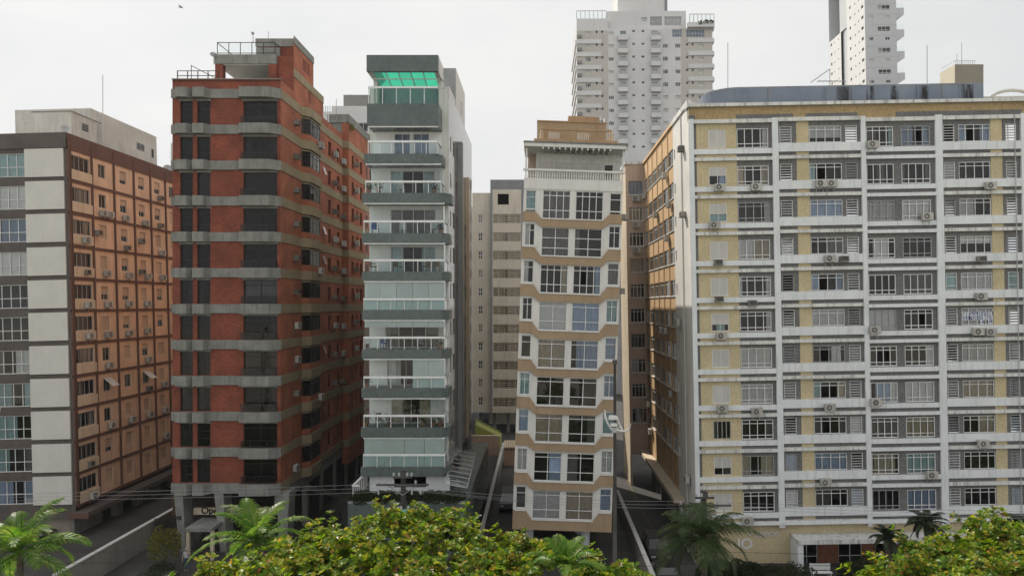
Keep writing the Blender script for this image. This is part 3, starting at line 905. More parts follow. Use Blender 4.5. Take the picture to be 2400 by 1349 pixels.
zt = zD(1240); DEP = 30
b = MB()
b.quad((0, 0, zt), (0, DEP, zt), (0, DEP, zD(418)), (0, 0, zD(418))); b.quad((WDd, 0, zt), (WDd, 0, zD(418)), (WDd, DEP, zD(418)), (WDd, DEP, zt))
b.quad((0, DEP, zt), (WDd, DEP, zt), (WDd, DEP, zD(418)), (0, DEP, zD(418))); b.quad((0, 0, zt), (WDd, 0, zt), (WDd, DEP, zt), (0, DEP, zt))
df.ob('flank_wall', b.mesh('flank_wall', BEI))
df.ob('loggia_floor', MB().box(0, WDd, .001, DEP, zD(418) - .2, zD(420)).mesh('loggia_floor', CONC))
# round columns at street level
COLW = mat('column_white', (.62, .64, .64), .6, .08, .8, .04, streak=.4, bump=.1)
for rel, y in ((175, 1.6), (40, 1.6), (175, 9), (40, 9)):
    df.ob('column', MB().lathe([(.36, -.5), (.36, zt)], 16).mesh('column', COLW, smooth=False), uD(rel), y, 0)
df.ob('undercroft_wall', MB().quad((0, 14, -.5), (WDd, 14, -.5), (WDd, 14, zt), (0, 14, zt)).mesh('undercroft_wall', CONC))
# balustrade of the loggia: rail + balusters, each its own part
zb = zD(421); zt_ = zD(401.5)
df.ob('handrail', MB().box(-.08, WDd + .1, -.12, .12, zt_, zt_ + .16).mesh('handrail', WP))
bal = MB().lathe([(.055, 0), (.055, .06), (.04, .1), (.06, .25), (.04, .48), (.055, .56), (.055, zt_ - zb)], 6).mesh('baluster', WP)
for k in range(41):
    df.ob('baluster', bal, .12 + k * (WDd - .2) / 40, 0, zb)
df.ob('parapet_wall', MB().box(0, WDd, -.05, .0, zD(444), zb).mesh('parapet_wall', WP), 0, -.002, 0)
# loggia back wall with closed shutters and a dark window
zl0 = zD(420); zl1 = zD(347)
lb = df.side if False else Dd.side(0, 1.5, 0)
hs2 = [(uD(34 + k * 38), uD(34 + k * 38 + 33), zl0 + .1, zD(372)) for k in range(4)] + [(uD(192), uD(211), zD(408), zD(374))]
lb.ob('wall', wallmesh(uD(26), WDd - .1, zl0, zl1, hs2, (tilewall('white_tile', (.60, .60, .57), .3, .5, .05, .2),), None, .15))
for k, h in enumerate(hs2[:4]): lb.ob('shutter', shutter_mesh(h[1] - h[0], h[3] - h[2]), h[0], .05, h[2])
h = hs2[4]; window(lb, h[0], h[2], h[1] - h[0], h[3] - h[2], (1, 1), (1, 1, 1), .05, .05, FB, .05, '', 1.0, small=.3)
lb.ob('side_wall', MB().box(uD(6), uD(26), 1.2, 1.5, zl0, zl1).mesh('side_wall', PINK))
df.ob('loggia_post', boxmesh(.14, .14, zl1 - zt_ - .17, WP, 'post'), .05, -.05, zt_ + .165)
df.ob('loggia_post', boxmesh(.14, .14, zl1 - zt_ - .17, WP, 'post'), WDd - .12, -.05, zt_ + .165)
# eaves with rafters and lamps
ROOFG = mat('roof_slate', (.20, .20, .19), .8, .2, 1, .1, streak=.5, bump=.2)
df.ob('eave_slab', MB().box(-.08, WDd + .12, -.45, 4, zl1 + .002, zl1 + .28).mesh('eave_slab', WP))
df.ob('roof_edge', MB().box(-.12, WDd + .22, -.52, 4.1, zl1 + .282, zl1 + .40).mesh('roof_edge', ROOFG))
for k in range(13):
    df.ob('rafter', boxmesh(.12, 1.8, .16, WP, 'rafter'), uD(40) + k * .43, -.4, zl1 - .16)
for rel in (78, 150): df.ob('ceiling_lamp', MB().lathe([(.09, 0), (.12, .08), (.04, .14)], 8).mesh('ceiling_lamp', BLACK), uD(rel), -.3, zl1 - .30)
zrf = zl1 + .40
# roof terrace: ochre balustrade, stair head and tank room
OCH = mat('ochre_paint', (.42, .28, .16), .8, .08, .7, .05, streak=.3, bump=.1)
df.ob('terrace_kerb', MB().box(uD(20), uD(216), .2, 5, zrf, zrf + .35).mesh('terrace_kerb', OCH))
df.ob('terrace_rail', MB().box(uD(34), uD(202), .18, .34, zrf + 1.05, zrf + 1.2).mesh('terrace_rail', OCH))
b2 = MB().box(0, .05, 0, .05, 0, .70).mesh('terrace_baluster', OCH)
for k in range(34): df.ob('terrace_baluster', b2, uD(36) + k * (uD(166) - .1) / 33, .22, zrf + .352)
df.ob('terrace_screen', MB().box(uD(54), uD(80), .7, .75, zrf + .352, zrf + 1.0).mesh('terrace_screen', WP))
df.ob('terrace_screen', MB().box(uD(122), uD(152), .7, .75, zrf + .352, zrf + 1.0).mesh('terrace_screen', WP))
zs1 = zrf + 2.25
df.ob('stair_head', MB().box(uD(26), uD(194), 2.5, 9, zrf + .355, zs1).mesh('stair_head', BEI))
df.ob('stair_head_coping', MB().box(uD(25), uD(195), 2.4, 9.1, zs1 + .001, zs1 + .08).mesh('stair_head_coping', OCH))
for rel in (46, 172): df.ob('pilaster_strip', MB().box(uD(rel), uD(rel) + .1, 2.44, 2.499, zrf + .4, zs1).mesh('pilaster_strip', OCH))
TANK = mat('tank_render', (.36, .25, .15), .85, .15, .5, .06, streak=.6, bump=.15, patch=.35, pcol=(.30, .29, .27))
df.ob('tank_room', MB().box(uD(104), uD(184), 5.5, 8.5, zs1 + .081, zs1 + 1.3).mesh('tank_room', TANK))
df.ob('pipe', MB().tube([(uD(195), 5, zs1), (uD(195), 5, zs1 + .9), (uD(196), 5, zs1 + 1.05)], .07, 8).mesh('pipe', FW))
fin = MB().lathe([(.16, 0), (.18, .5), (.2, .55), (.1, .6), (.13, .75), (.08, .85), (.12, .95), (.02, 1.05)], 10).mesh('finial', CREAM)
for rel in (37, 203): df.ob('finial', fin, uD(rel), .9, zrf + .36)
for i, f in enumerate((1, 3)):
    ac(Dd.side(WDd, 0, math.pi / 2), .5, zD(TOPS[f - 1] + 60, 230), 'b', f"dark box air conditioner on the right edge of the leaning block, {['upper', 'lower'][i]} one", 'air conditioners on the leaning block')

# ================================================================== C: teal-banded balcony tower
Cc = Bld('balcony_tower', 'slim tower with teal stone balcony bands, glass balustrades and a green roof light', 55.0, 852, 0)
sC = Cc.s
cf = Cc.side()
uC = lambda px: (px - 852) * sC
zC = lambda py: CAMH - (py - CY) * sC
XR_ = uC(1043)                        # right flank
CWH = mat('balcony_white', (.84, .86, .86), .7, .06, .8, .04, streak=.15, bump=.05)
CSOF = mat('soffit_grey', (.30, .31, .31), .8, .1, 1, .05, bump=.05)
BD = 2.0                               # balcony depth
levels = [ # band top, band bottom, left px, right px, rail y of the storey above the band, style of the storey above
    (360, 383, 853, 1036), (452, 475, 848, 1056), (546, 569, 848, 1052), (636, 658, 848, 1052), (726, 749, 848, 1052), (818, 840, 848, 1052), (909, 932, 847, 1052), (1001, 1025, 846, 1052), (1094, 1116, 845, 1052)]
def band(t, b, l, r, ch=.55):
    x0, x1 = uC(l), uC(r)
    return MB().prism([(x0, 0), (x1 - ch, 0), (x1, ch), (x1, BD), (x0, BD)], zC(b), zC(t), axis='z').mesh('balcony_band', TEAL)
for t, b, l, r in levels: cf.ob('balcony_band', band(t, b, l, r))
cf.ob('balcony_band', MB().box(uC(860), uC(1028), 0, BD, zC(295), zC(243)).mesh('balcony_band', TEAL))
cf.ob('fascia', MB().box(uC(859), uC(1027), 0, .35, zC(167), zC(129)).mesh('fascia', TEAL))
cf.ob('fascia_return', MB().box(uC(1027) - .35, uC(1027), .351, 3.0, zC(167), zC(129)).mesh('fascia_return', WHITE))
cf.ob('fascia_return', MB().box(uC(859), uC(859) + .35, .351, 3.0, zC(167), zC(129)).mesh('fascia_return', WHITE))
# green roof light: panels on white glazing bars
pw = (uC(1027) - uC(859) - .7) / 5
for j in range(2):
    for i in range(5):
        x = uC(859) + .35 + i * pw; ya = .37 + j * 1.33; zb_ = zC(167) + .22 - j * .26
        b = MB().quad((x + .03, ya, zb_), (x + pw - .03, ya, zb_), (x + pw - .03, ya + 1.28, zb_ - .25), (x + .03, ya + 1.28, zb_ - .25))
        cf.ob('roof_light_panel', b.mesh('roof_light_panel', POLY))
for i in range(6):
    x = uC(859) + .35 + i * pw
    cf.ob('glazing_bar', MB().prism([(.36, zC(167) + .30), (3.0, zC(167) - .24), (3.0, zC(167) - .32), (.36, zC(167) + .20)], x - .03, x + .03, axis='x').mesh('glazing_bar', FW))
cf.ob('glazing_bar', MB().box(uC(862), uC(1024), 1.64, 1.71, zC(167) - .12, zC(167) - .02).mesh('glazing_bar', FW))
# storeys: slab soffit is the band above; back wall with doors; balustrade; glazing
opens = [(295, 360, 332, 862, 1027), (383, 452, 426, 856, 1034), (475, 546, 519, 852, 1042), (569, 636, 610, 852, 1043), (658, 726, 701, 852, 1043), (749, 818, 791, 852, 1043), (840, 909, 884, 852, 1043), (932, 1001, 974, 852, 1043), (1025, 1094, 1066, 851, 1043)]
doors = [[(912, 950), (958, 996)], [(903, 1010)], [(903, 1012)], [(903, 1012)], [(890, 1020)], [(890, 1020)], [(895, 985)], [(905, 1000)], [(890, 1020)]]
cover = [[], [], [], [], [(0, 1, 1)], [(.0, 1, .22)], [(.6, 1, 1)], [], [(0, 1, 1)]]
BLD = mat('roller_blind', (.74, .81, .81), .85, .05, 1, .03, bump=0, rnd=.06)
bw_ = Cc.side(0, BD - .001, 0)
rC = random.Random(5)
for i, (t, b, rl, l, r) in enumerate(opens):
    x0, x1 = uC(l), uC(r); z0, z1 = zC(b), zC(t)
    dh = min(2.05, (z1 - z0) - .12)
    hl = [(uC(a), uC(c), z0 + .005, z0 + dh) for a, c in doors[i]]
    bw_.ob('wall', wallmesh(x0 - .02, x1 + .02, z0, z1, hl, (CWH,), None, .2))
    for h in hl:
        n_ = 2 if len(hl) == 2 else 4
        window(bw_, h[0], h[2], h[1] - h[0], h[3] - h[2], (1,) * n_, (1,), .05, .05, FW if i not in (6, 7) else FG, .08, ['b:0:1', 't:0:.28 t:.72:1', 'g:0:1:.0', 't:0:.28 t:.68:1', '', 'g:.0:.1', 'w:0:.35', 'k:0:.3 k:.7:1', ''][i], 2.5, ((1, 0), (2, 0)) if n_ == 4 else (), name='balcony_door')
    cf.ob('floor_slab', MB().box(x0, x1, .01, BD, z0 - .02, z0 + .001).mesh('floor_slab', CSOF))
    # white top rail of the opening, hand rail, posts and balustrade glass
    cf.ob('top_track', MB().box(x0, x1, .04, .16, z1 - .10, z1 - .003).mesh('top_track', FW))
    zrl = zC(rl)
    cf.ob('handrail', MB().box(x0, x1, -.02, .10, zrl - .07, zrl + .09).mesh('handrail', FW))
    sd = Cc.side(x1, 0, math.pi / 2)
    sd.ob('handrail', MB().box(.101, BD, -.02, .10, zrl - .06, zrl + .08).mesh('handrail', FW))
    npn = 6
    for k in range(npn + 1):
        cf.ob('rail_post', boxmesh(.05, .05, zrl - z0 - .07, FW, 'rail_post'), x0 + (x1 - x0 - .05) * k / npn, .015, z0)
    for k in range(npn):
        w_ = (x1 - x0) / npn
        cf.ob('balustrade_pane', pane_mesh(w_ - .07, zrl - z0 - .10, GLT), x0 + w_ * k + .06, .04, z0 + .02)
    sd.ob('balustrade_pane', pane_mesh(BD - .15, zrl - z0 - .10, GLT), .08, .04, z0 + .02)
    if i != 0:                           # frameless sliding glass above the rail
        nn = 5
        for k in range(nn):
            w_ = (x1 - x0) / nn
            cf.ob('sliding_pane', pane_mesh(w_ - .02, z1 - zrl - .2, GLC), x0 + w_ * k + .01, .10, zrl + .10)
        sd.ob('sliding_pane', pane_mesh(BD - .15, z1 - zrl - .2, GLC), .08, .10, zrl + .10)
    for (a, c, d) in cover[i]:
        nb = max(1, round(5 * (c - a))) if i != 8 else 4
        for k in range(nb):
            w_ = (x1 - x0 - .1) * (c - a) / nb; hh = (z1 - z0 - .12) * d
            cf.ob('roller_blind', boxmesh(w_ - .025, .01, hh, BLD, 'roller_blind'), x0 + .05 + (x1 - x0 - .1) * a + w_ * k, .2, z1 - .11 - hh)
# top terrace: rail, glass and a back wall in shade
x0, x1 = uC(863), uC(1026); z0, z1 = zC(243), zC(167); zrl = zC(205)
cf.ob('handrail', MB().box(x0, x1, -.02, .10, zrl - .06, zrl + .08).mesh('handrail', FW))
for k in range(5):
    w_ = (x1 - x0) / 5
    cf.ob('balustrade_pane', pane_mesh(w_ - .05, zrl - z0 - .08, GLT), x0 + w_ * k + .03, .04, z0 + .01)
    cf.ob('rail_post', boxmesh(.05, .05, zrl - z0 - .06, FW, 'rail_post'), x0 + w_ * k, .015, z0)
    cf.ob('sliding_pane', pane_mesh(w_ - .03, z1 - zrl - .12, GLC), x0 + w_ * k + .015, .10, zrl + .1)
bw2 = Cc.side(0, 3.05, 0)
bw2.ob('wall', wallmesh(x0 - .1, x1 + .1, z0, zC(167) - .3, [], (mat('terrace_blue', (.17, .28, .29), .7, .1),), None))
cf.ob('floor_slab', MB().box(x0, x1, .01, 3.05, z0 - .03, z0 + .001).mesh('floor_slab', CSOF))
for x in (uC(860), uC(1027) - .3):
    cf.ob('corner_post', MB().box(x, x + .3, 2.2, 3.06, z0, z1 + .1).mesh('corner_post', WHITE))
# flank: white above, glazed tile below, windows stacked along it
cs = Cc.side(XR_, BD, math.pi / 2)
cs0 = Cc.side(uC(1027), BD, math.pi / 2)
CT1 = tilewall('flank_tile', (.20, .188, .172), .45, .10, .05, .2, .85, .6)
hz_ = []; LWc = 20
for i, (t, b, rl, l, r) in enumerate(opens):
    for a, w_, lo, hi in ((1.3, .6, .9, 2.1), (3.0, 1.3, .9, 2.2), (5.4, .9, 1.1, 2.1), (8.8, 1.2, .9, 2.2), (12.5, 1.3, .9, 2.2), (15.5, .8, 1.2, 2.1)):
        if i == 0 and a > 12: continue
        hz_.append((a, a + w_, zC(b) + lo, zC(b) + hi))
zfl = zC(385)
rC2 = random.Random(9)
lowh = [h for h in hz_ if h[3] < zfl]; hih = [h for h in hz_ if h[2] > zfl]
cs.ob('wall', wallmesh(0, LWc, zC(1116), zfl, lowh, (CT1,), None, .2))
cs.ob('wall', wallmesh(0, LWc, zfl, 37.4, hih, (CT1,), None, .2))
for h in lowh + hih:
    window(cs, h[0], h[2], h[1] - h[0], h[3] - h[2], (1, 1), (1,), .05, .04, FG, .1, rndcur(rC2, .4), 1.0)
cs.ob('pilaster_strip', MB().box(7.0, 7.9, -.35, 0, zC(1116), zC(270)).mesh('pilaster_strip', CSOF))
cs.ob('pilaster_strip', MB().box(13.9, 14.6, -.3, 0, zC(1116), zC(330)).mesh('pilaster_strip', CREAM))
b = MB(); x1 = XR_; zt1 = 37.4
b.quad((0, 3.1, zt1), (x1, 3.1, zt1), (x1, 22, zt1), (0, 22, zt1)); b.quad((0, 22, 3), (x1, 22, 3), (x1, 22, zt1), (0, 22, zt1)); b.box(0, x1 - 3.2, 22.01, 40, -.5, 33)  # last box: hidden depth added to keep rear light out of the alley
cf.ob('roof', b.mesh('roof', WHITE))
Cc.side(0, 22, -math.pi / 2).ob('wall', wallmesh(0, 22 - BD, 3, 37.4, [], (mat('left_flank_tile', (.30, .28, .26), .5),)))
cf.ob('stair_core', MB().box(uC(1027) - 4, XR_, 7.2, 14.8, 37.4, 40.7).mesh('stair_core', WHITE))
cf.ob('stair_core_front', MB().box(uC(1027) - 4.0, XR_ - .002, 7.15, 7.199, 37.4, 40.68).mesh('stair_core_front', CSOF))
window(Cc.side(XR_ + .01, 7.2, math.pi / 2), 4.2, 38.0, .8, 1.0, (1,), (1,), .06, .04, FB, 0, '', .3)
cf.ob('roof_wing', MB().box(uC(862), uC(1027) - .01, 3.2, 7.1, 37.4, 38.0).mesh('roof_wing', WHITE))
cf.ob('upper_wall', MB().box(uC(1012), XR_ - .02, 3.1, 7.1, zC(295), 37.9).mesh('upper_wall', WHITE))
for a, b_, za_, zb2 in ((uC(1020), XR_ - .01, zC(475), 37.4), (.01, uC(863), zC(385), 37.4)):
    cf.ob('front_return', MB().box(a, b_, BD + .03, BD + .3, za_, zb2).mesh('front_return', WHITE))
# base: white lobby wall, planter, teal podium, railings
zp = 6.45
lob = [(uC(919), uC(996), zp, zC(1120))]
Cc.side(0, .6, 0).ob('wall', wallmesh(uC(862), uC(1052), zp - .5, zC(1116), lob, (CWH,), None, .3))
window(Cc.side(0, .6, 0), lob[0][0], lob[0][2], lob[0][1] - lob[0][0], lob[0][3] - lob[0][2], (1, 1, 1), (1,), .05, .05, FB, .2, '', 2.5, glass=GLD, name='lobby_glazing')
xq0, xq1 = (815 - CX) / FPX * 52 - Cc.M.translation.x, (1093 - CX) / FPX * 52 - Cc.M.translation.x
cf.ob('podium', MB().box(xq0, xq1, -3, 20, -.5, zp - .25).mesh('podium', TEAL))
cf.ob('podium_kerb', MB().box(xq0 + .0, xq1, -3.0, -2.8, zp - .249, zp - .1).mesh('podium_kerb', CSOF))
# glass canopy stair on the right, white railing on the left
for k in range(9):
    y = -2.0 + k * .9
    cf.ob('canopy_pane', MB().quad((XR_ + .25, y, zp + .9 + .12 * k), (xq1 - .1, y, zp + .6 + .12 * k), (xq1 - .1, y + .82, zp + .7 + .12 * k), (XR_ + .25, y + .82, zp + 1.0 + .12 * k)).mesh('canopy_pane', GLT))
    cf.ob('canopy_bar', MB().tube([(XR_ + .2, y, zp + .93 + .12 * k), (xq1 - .05, y, zp + .62 + .12 * k)], .03, 5).mesh('canopy_bar', FG))
cf.ob('canopy_bar', MB().tube([(xq1 - .05, -2, zp + .6), (xq1 - .05, 6, zp + 1.68)], .035, 5).mesh('canopy_bar', FG))
cf.ob('canopy_bar', MB().tube([(XR_ + .2, -2, zp + .92), (XR_ + .2, 6, zp + 2.0)], .035, 5).mesh('canopy_bar', FG))
rx0, rx1 = xq0 + .25, uC(862)
for k in range(8): cf.ob('rail_post', boxmesh(.05, .05, 1.1, FW, 'rail_post'), rx0, -2.6 + k * .6, zp - .2)
cf.ob('handrail', MB().box(rx0 - .04, rx0 + .09, -2.7, 2.2, zp + .9, zp + 1.0).mesh('handrail', FW))
cf.ob('handrail', MB().box(rx0 + .1, rx1, -2.7, -2.58, zp + .9, zp + 1.0).mesh('handrail', FW))

# ================================================================== B: red brick block
Bb = Bld('brick_apartment_block', 'tall red brick block with grey concrete bands and dark bronze windows', 60.0, 402, 0)
sBk = Bb.s
bf = Bb.side()
uB = lambda px: (px - 401) * sBk
zB = lambda py: CAMH - (py - CY) * sBk
BR = brick('red_brick', (.275, .070, .036), (.205, .049, .027), (.16, .06, .04), .30, .09, .25)
BRS = brick('orange_brick', (.45, .14, .066), (.36, .105, .052), (.27, .125, .08), .30, .09, .22)
TANB = mat('tan_band', (.33, .27, .17), .85, .12, .8, .08, 16, streak=.5, scol=(.14, .11, .07), bump=.2)
WB = 254 * sBk; NB = 12
top0 = zB(185)
holes = []; todo = []
for k in range(NB - 1):
    y = 84 * k
    for q, (a, b) in enumerate(((419, 449), (459, 490), (568, 647))):
        h = (uB(a), uB(b), zB(291 + y), zB(236 + y)); holes.append(h); todo.append((k, q, h))
bf.ob('wall', wallmesh(0, WB, zB(1132), top0, holes, (BR,), None, .25), 0, .15, 0)
rB = random.Random(4)
for k, q, (a, c, z0, z1) in todo:
    if q < 2:
        window(bf, a, z0, c - a, z1 - z0, (1,), (1, 1, 1), .05, .05, FB, .32, {0: '', 1: 'k:.85:1'}.get(k, rB.choice(['', 'g:0:1', 'g:0:.4', '', 'g:.5:1'])), 1.8, glass=GLD)
    else:
        window(bf, a, z0, c - a, z1 - z0, (1, 1), (.78, .22), .06, .05, FB, .32, ['', 'g:0:.2 g:.72:1', 'g:0:1', '', '', 'w:0:1', 'g:.75:1', 'k:0:.5 k:.6:1', 'g:.8:1', '', ''][k], 2.2, glass=GLD)
        # dark railing in front
        zr_ = z0 + .62
        bf.ob('railing', MB().box(a - .06, c + .06, -.30, -.26, zr_ - .04, zr_).mesh('railing', FB))
        bf.ob('railing_panel', pane_mesh(c - a + .08, .55, GLD), a - .04, -.28, z0 + .02)
        for t_ in range(5): bf.ob('railing_post', boxmesh(.035, .035, .6, FB, 'railing_post'), a - .05 + t_ * (c - a + .07) / 4, -.3, z0)
def plan(pts, z0, z1, m, name): return MB().prism(pts, z0, z1, axis='z').mesh(name, m)
for k in range(NB):
    z1 = zB(208 + 84 * k); z0 = zB((230 if k < NB - 1 else 232) + 84 * k)
    # string course, two planter boxes and the wide balcony front
    bf.ob('concrete_band', MB().box(-.06, uB(563), .02, .149, z0 + .02, z1 - .01).mesh('concrete_band', CONC))
    for a, b in ((413, 451), (453, 491)):
        x0, x1 = uB(a), uB(b)
        bf.ob('planter_box', plan([(x0 + .12, -.55), (x1 - .3, -.55), (x1, .018), (x0, .018)], z0 - .03, z1, CONC, 'planter_box'))
    x0, x1 = uB(563), uB(655.5)
    bf.ob('balcony_front', plan([(x0 + .1, -.62), (x1 - .75, -.62), (x1 + .05, .05), (x1 + .05, .149), (x0, .149), (x0, -.4)], z0 - .04, z1 + .01, CONC, 'balcony_front'))
    if k < NB - 1:
        for a, b in ((417, 451), (457, 492), (566, 649)):
            bf.ob('lintel', MB().box(uB(a), uB(b), .09, .149, zB(236 + 84 * k), z0 - .032).mesh('lintel', CONC))
# flank
bs_ = Bb.side(WB, .15, math.pi / 2)
SEG = [(3.2, 39.05), (8.8, 43.9), (11.9, 40.8), (19.2, 39.0)]
hol = []; tod = []
for k in range(NB - 1):
    y = 84 * k; zf = zB(292 + y)
    for (a, w_, lo, hi, kd) in ((9.55, 1.0, .35, 1.75, 0), (11.7, .8, .9, 1.75, 1), (13.7, 1.0, .3, 1.75, 0), (16.9, 1.0, .3, 1.75, 0)):
        h = (a, a + w_, zf + lo, zf + hi); hol.append(h); tod.append((k, kd, h))
for j, (a, w_) in enumerate(((5.6, .9), (6.7, .9))): hol.append((a, a + w_, 41.7, 42.8)); tod.append((90, 0, hol[-1]))
hol.append((7.2, 8.0, 39.2, 40.3)); tod.append((91, 0, hol[-1]))
b0 = 0
for (b1, zt) in SEG:
    hh = [h for h in hol if b0 <= h[0] and h[1] <= b1]
    bs_.ob('wall', wallmesh(b0, b1, zB(1132), zt, hh, (BRS,), None, .25))
    b0 = b1
for k, kd, h in tod:
    window(bs_, h[0], h[2], h[1] - h[0], h[3] - h[2], (1, 1) if not kd else (1,), (1,), .05, .04, FB, .16, rB.choice(['', 'g:0:1', '', 'w:0:.5']), .8, glass=GLD)
    if kd and k in (1, 3, 4, 7, 9): # tilted vent sash
        bs_.ob('tilted_sash', MB().quad((h[0], -.25, h[2] + .1), (h[1], -.25, h[2] + .1), (h[1], 0, h[3]), (h[0], 0, h[3])).mesh('tilted_sash', GLC))
for k in range(NB):
    z1 = zB(208 + 84 * k); z0 = zB(230 + 84 * k)
    bs_.ob('tan_band', MB().box(.06, 19.2, -.06, 0, z0, z1).mesh('tan_band', TANB), 0, -.001, 0)
    bs_.ob('bay_band', plan([(5.2, -.06), (5.9, -.72), (9.0, -.72), (9.7, -.06)], z0 - .02, z1 + .01, TANB, 'bay_band'), 0, -.003, 0)
    if k < NB - 1:
        zf = zB(292 + 84 * k); zh = zB(236 + 84 * k)
        zs = zf + .55
        bs_.ob('bay_base', plan([(5.3, 0), (5.9, -.6), (9.0, -.6), (9.6, 0)], zf + .02, zs, BRS, 'bay_base'), 0, -.004, 0)
        bay = Bb.side(*bs_.loc(5.92, -.60, 0)[:2], math.pi / 2)
        window(bay, 0, zs, 3.0, zh - zs, (1, 1.4, 1), (.75, .25), .06, .05, FB, 0, rB.choice(['w:0:1', 'g:0:.5', 'ww:0:1', '']) if k < 3 else rB.choice(['g:0:1', '', 'g:0:.5']), .5, glass=GLD if k > 2 else GL, name='bay_window')
        ang = math.pi / 2 - math.atan2(.6, .6)
        bay2 = Bb.side(*bs_.loc(5.32, -.01, 0)[:2], ang)
        window(bay2, 0, zs, .85, zh - zs, (1,), (.75, .25), .06, .05, FB, 0, '', 0, glass=GLD, name='bay_window')
        bs_.ob('bay_soffit', plan([(5.3, 0), (5.9, -.6), (9.0, -.6), (9.6, 0)], zh, zh + .1, TANB, 'bay_soffit'), 0, -.004, 0)
bs_.ob('tan_band', MB().box(3.2, 8.8, -.06, 0, 43.25, 43.9).mesh('tan_band', CONC), 0, -.001, 0)
bs_.ob('tan_band', MB().box(3.2, 11.9, -.06, 0, 40.35, 41.05).mesh('tan_band', TANB), 0, -.001, 0)
# second volume, stepping out to the right
v2 = Bb.side(WB, 19.3, 0)
v2.ob('wall', wallmesh(-.1, .62, 3, 40.3, [], (BRS,), None))
v2s = Bb.side(WB + .62, 19.3, math.pi / 2)
h2 = []
for k in range(NB - 1):
    zf = zB(292 + 84 * k)
    for a, w_, lo in ((1.4, .9, .3), (3.4, .7, .9), (5.2, 1.0, .3), (8.0, .9, .3)): h2.append((a, a + w_, zf + lo, zf + 1.75))
v2s.ob('wall', wallmesh(0, 10, 3, 40.3, h2, (BRS,), None, .25))
for i, h in enumerate(h2):
    window(v2s, h[0], h[2], h[1] - h[0], h[3] - h[2], (1, 1), (1,), .05, .04, FB, .16, rB.choice(['', 'g:0:1', 'w:0:.5']), .8, each=False, glass=GLD)
for k in range(NB): v2s.ob('tan_band', MB().box(0, 10, -.06, -.001, zB(230 + 84 * k), zB(208 + 84 * k)).mesh('tan_band', TANB))
for k in range(NB): v2.ob('tan_band', MB().box(-.1, .68, -.06, -.001, zB(230 + 84 * k), zB(208 + 84 * k)).mesh('tan_band', TANB))
v2s.ob('parapet', MB().box(-.1, 10, -.08, .25, 40.3, 41.2).mesh('parapet', CONC))
v2.ob('parapet', MB().box(-1.5, .6, -.08, .2, 40.3, 41.2).mesh('parapet', CONC))
for k in range(10): v2.ob('fence_post', boxmesh(.04, .04, .9, BLACK, 'fence_post'), -6 + k * .6, .3, 39.6 + .8)
b = MB()
b.quad((0, 0, 39.0), (WB, 0, 39.0), (WB, 30, 39.0), (0, 30, 39.0)); b.box(0, WB + .4, 30, 52, -.5, 38)  # box behind the roof: unseen volume added to shut out light from the rear
b.quad((0, .2, 4.8), (WB, .2, 4.8), (WB, 30, 4.8), (0, 30, 4.8)); b.box(3, WB + .6, 19.4, 29.3, 39, 40.3)
bf.ob('roof', b.mesh('roof', CONC))
Bb.side(0, 30, -math.pi / 2).ob('wall', wallmesh(0, 29.85, 3, 39.1, [], (mat('blind_wall_render', (.50, .29, .18), .85, .15, .5, .08, streak=.5, bump=.2),)))
bf.ob('coping', MB().box(-.05, WB + .05, .1, .4, top0, top0 + .07).mesh('coping', CONC))
# roof terrace pavilion: brick piers, deep slab, white ceiling, glass rail, core
x0, x1 = uB(506), uB(652); yb = 3.0
sP = 63 / FPX
zA = lambda py: CAMH - (py - CY) * sP
xP = lambda px: (px - CX) * sP - Bb.M.translation.x
bf.ob('pavilion_pier', MB().box(xP(504), xP(522), yb, yb + .6, 38.9, zA(150)).mesh('pavilion_pier', BR))
bf.ob('pavilion_pier', MB().box(xP(629), xP(647), yb, yb + .6, 38.9, zA(150)).mesh('pavilion_pier', BR))
bf.ob('pavilion_pier', MB().box(xP(504), xP(522), yb + 5, yb + 5.5, 38.9, zA(150)).mesh('pavilion_pier', BR))
bf.ob('pavilion_slab', MB().box(xP(503), xP(647), yb - .05, yb + 6, zA(149.8), zA(128)).mesh('pavilion_slab', CONC))
bf.ob('pavilion_ceiling', MB().box(xP(506), xP(645), yb + .1, yb + 5.9, zA(149.8) - .06, zA(149.8) - .003).mesh('pavilion_ceiling', WHITE))
bf.ob('pavilion_wall', MB().box(xP(535), xP(650), yb + 5.0, yb + 5.2, 39, zA(152)).mesh('pavilion_wall', WHITE))
for k in range(6):
    x = xP(509) + k * (xP(644) - xP(509)) / 5
    bf.ob('rail_post', boxmesh(.05, .05, 1.05, FB, 'rail_post'), x - .02, yb, zA(128))
    if k < 5: bf.ob('rail_pane', pane_mesh((xP(644) - xP(509)) / 5 - .06, .95, GLC), x + .03, yb + .02, zA(128) + .05)
for z_ in (.1, 1.02): bf.ob('rail_bar', MB().box(xP(509), xP(644), yb, yb + .05, zA(128) + z_, zA(128) + z_ + .05).mesh('rail_bar', FB))
for x in (xP(509), xP(644)): bf.ob('rail_bar', MB().box(x - .02, x + .03, yb + .06, yb + 5, zA(128) + 1.0, zA(128) + 1.05).mesh('rail_bar', FB))
bf.ob('core_wall', MB().box(xP(590), WB - .02, yb + 1.1, 8.9, zA(128) + .002, 43.2).mesh('core_wall', BR))
bf.ob('core_wall', MB().box(xP(647.5), WB - .02, yb + .35, 8.9, 38.9, zA(128) - .001).mesh('core_wall', BR))
bf.ob('core_coping', MB().box(xP(588), WB - .02, yb + 1.0, 8.95, 43.202, 43.9).mesh('core_coping', CONC))
bf.ob('core_panel', MB().box(xP(590), xP(647), yb + .95, yb + 1.09, zA(128), zA(103)).mesh('core_panel', CONC))
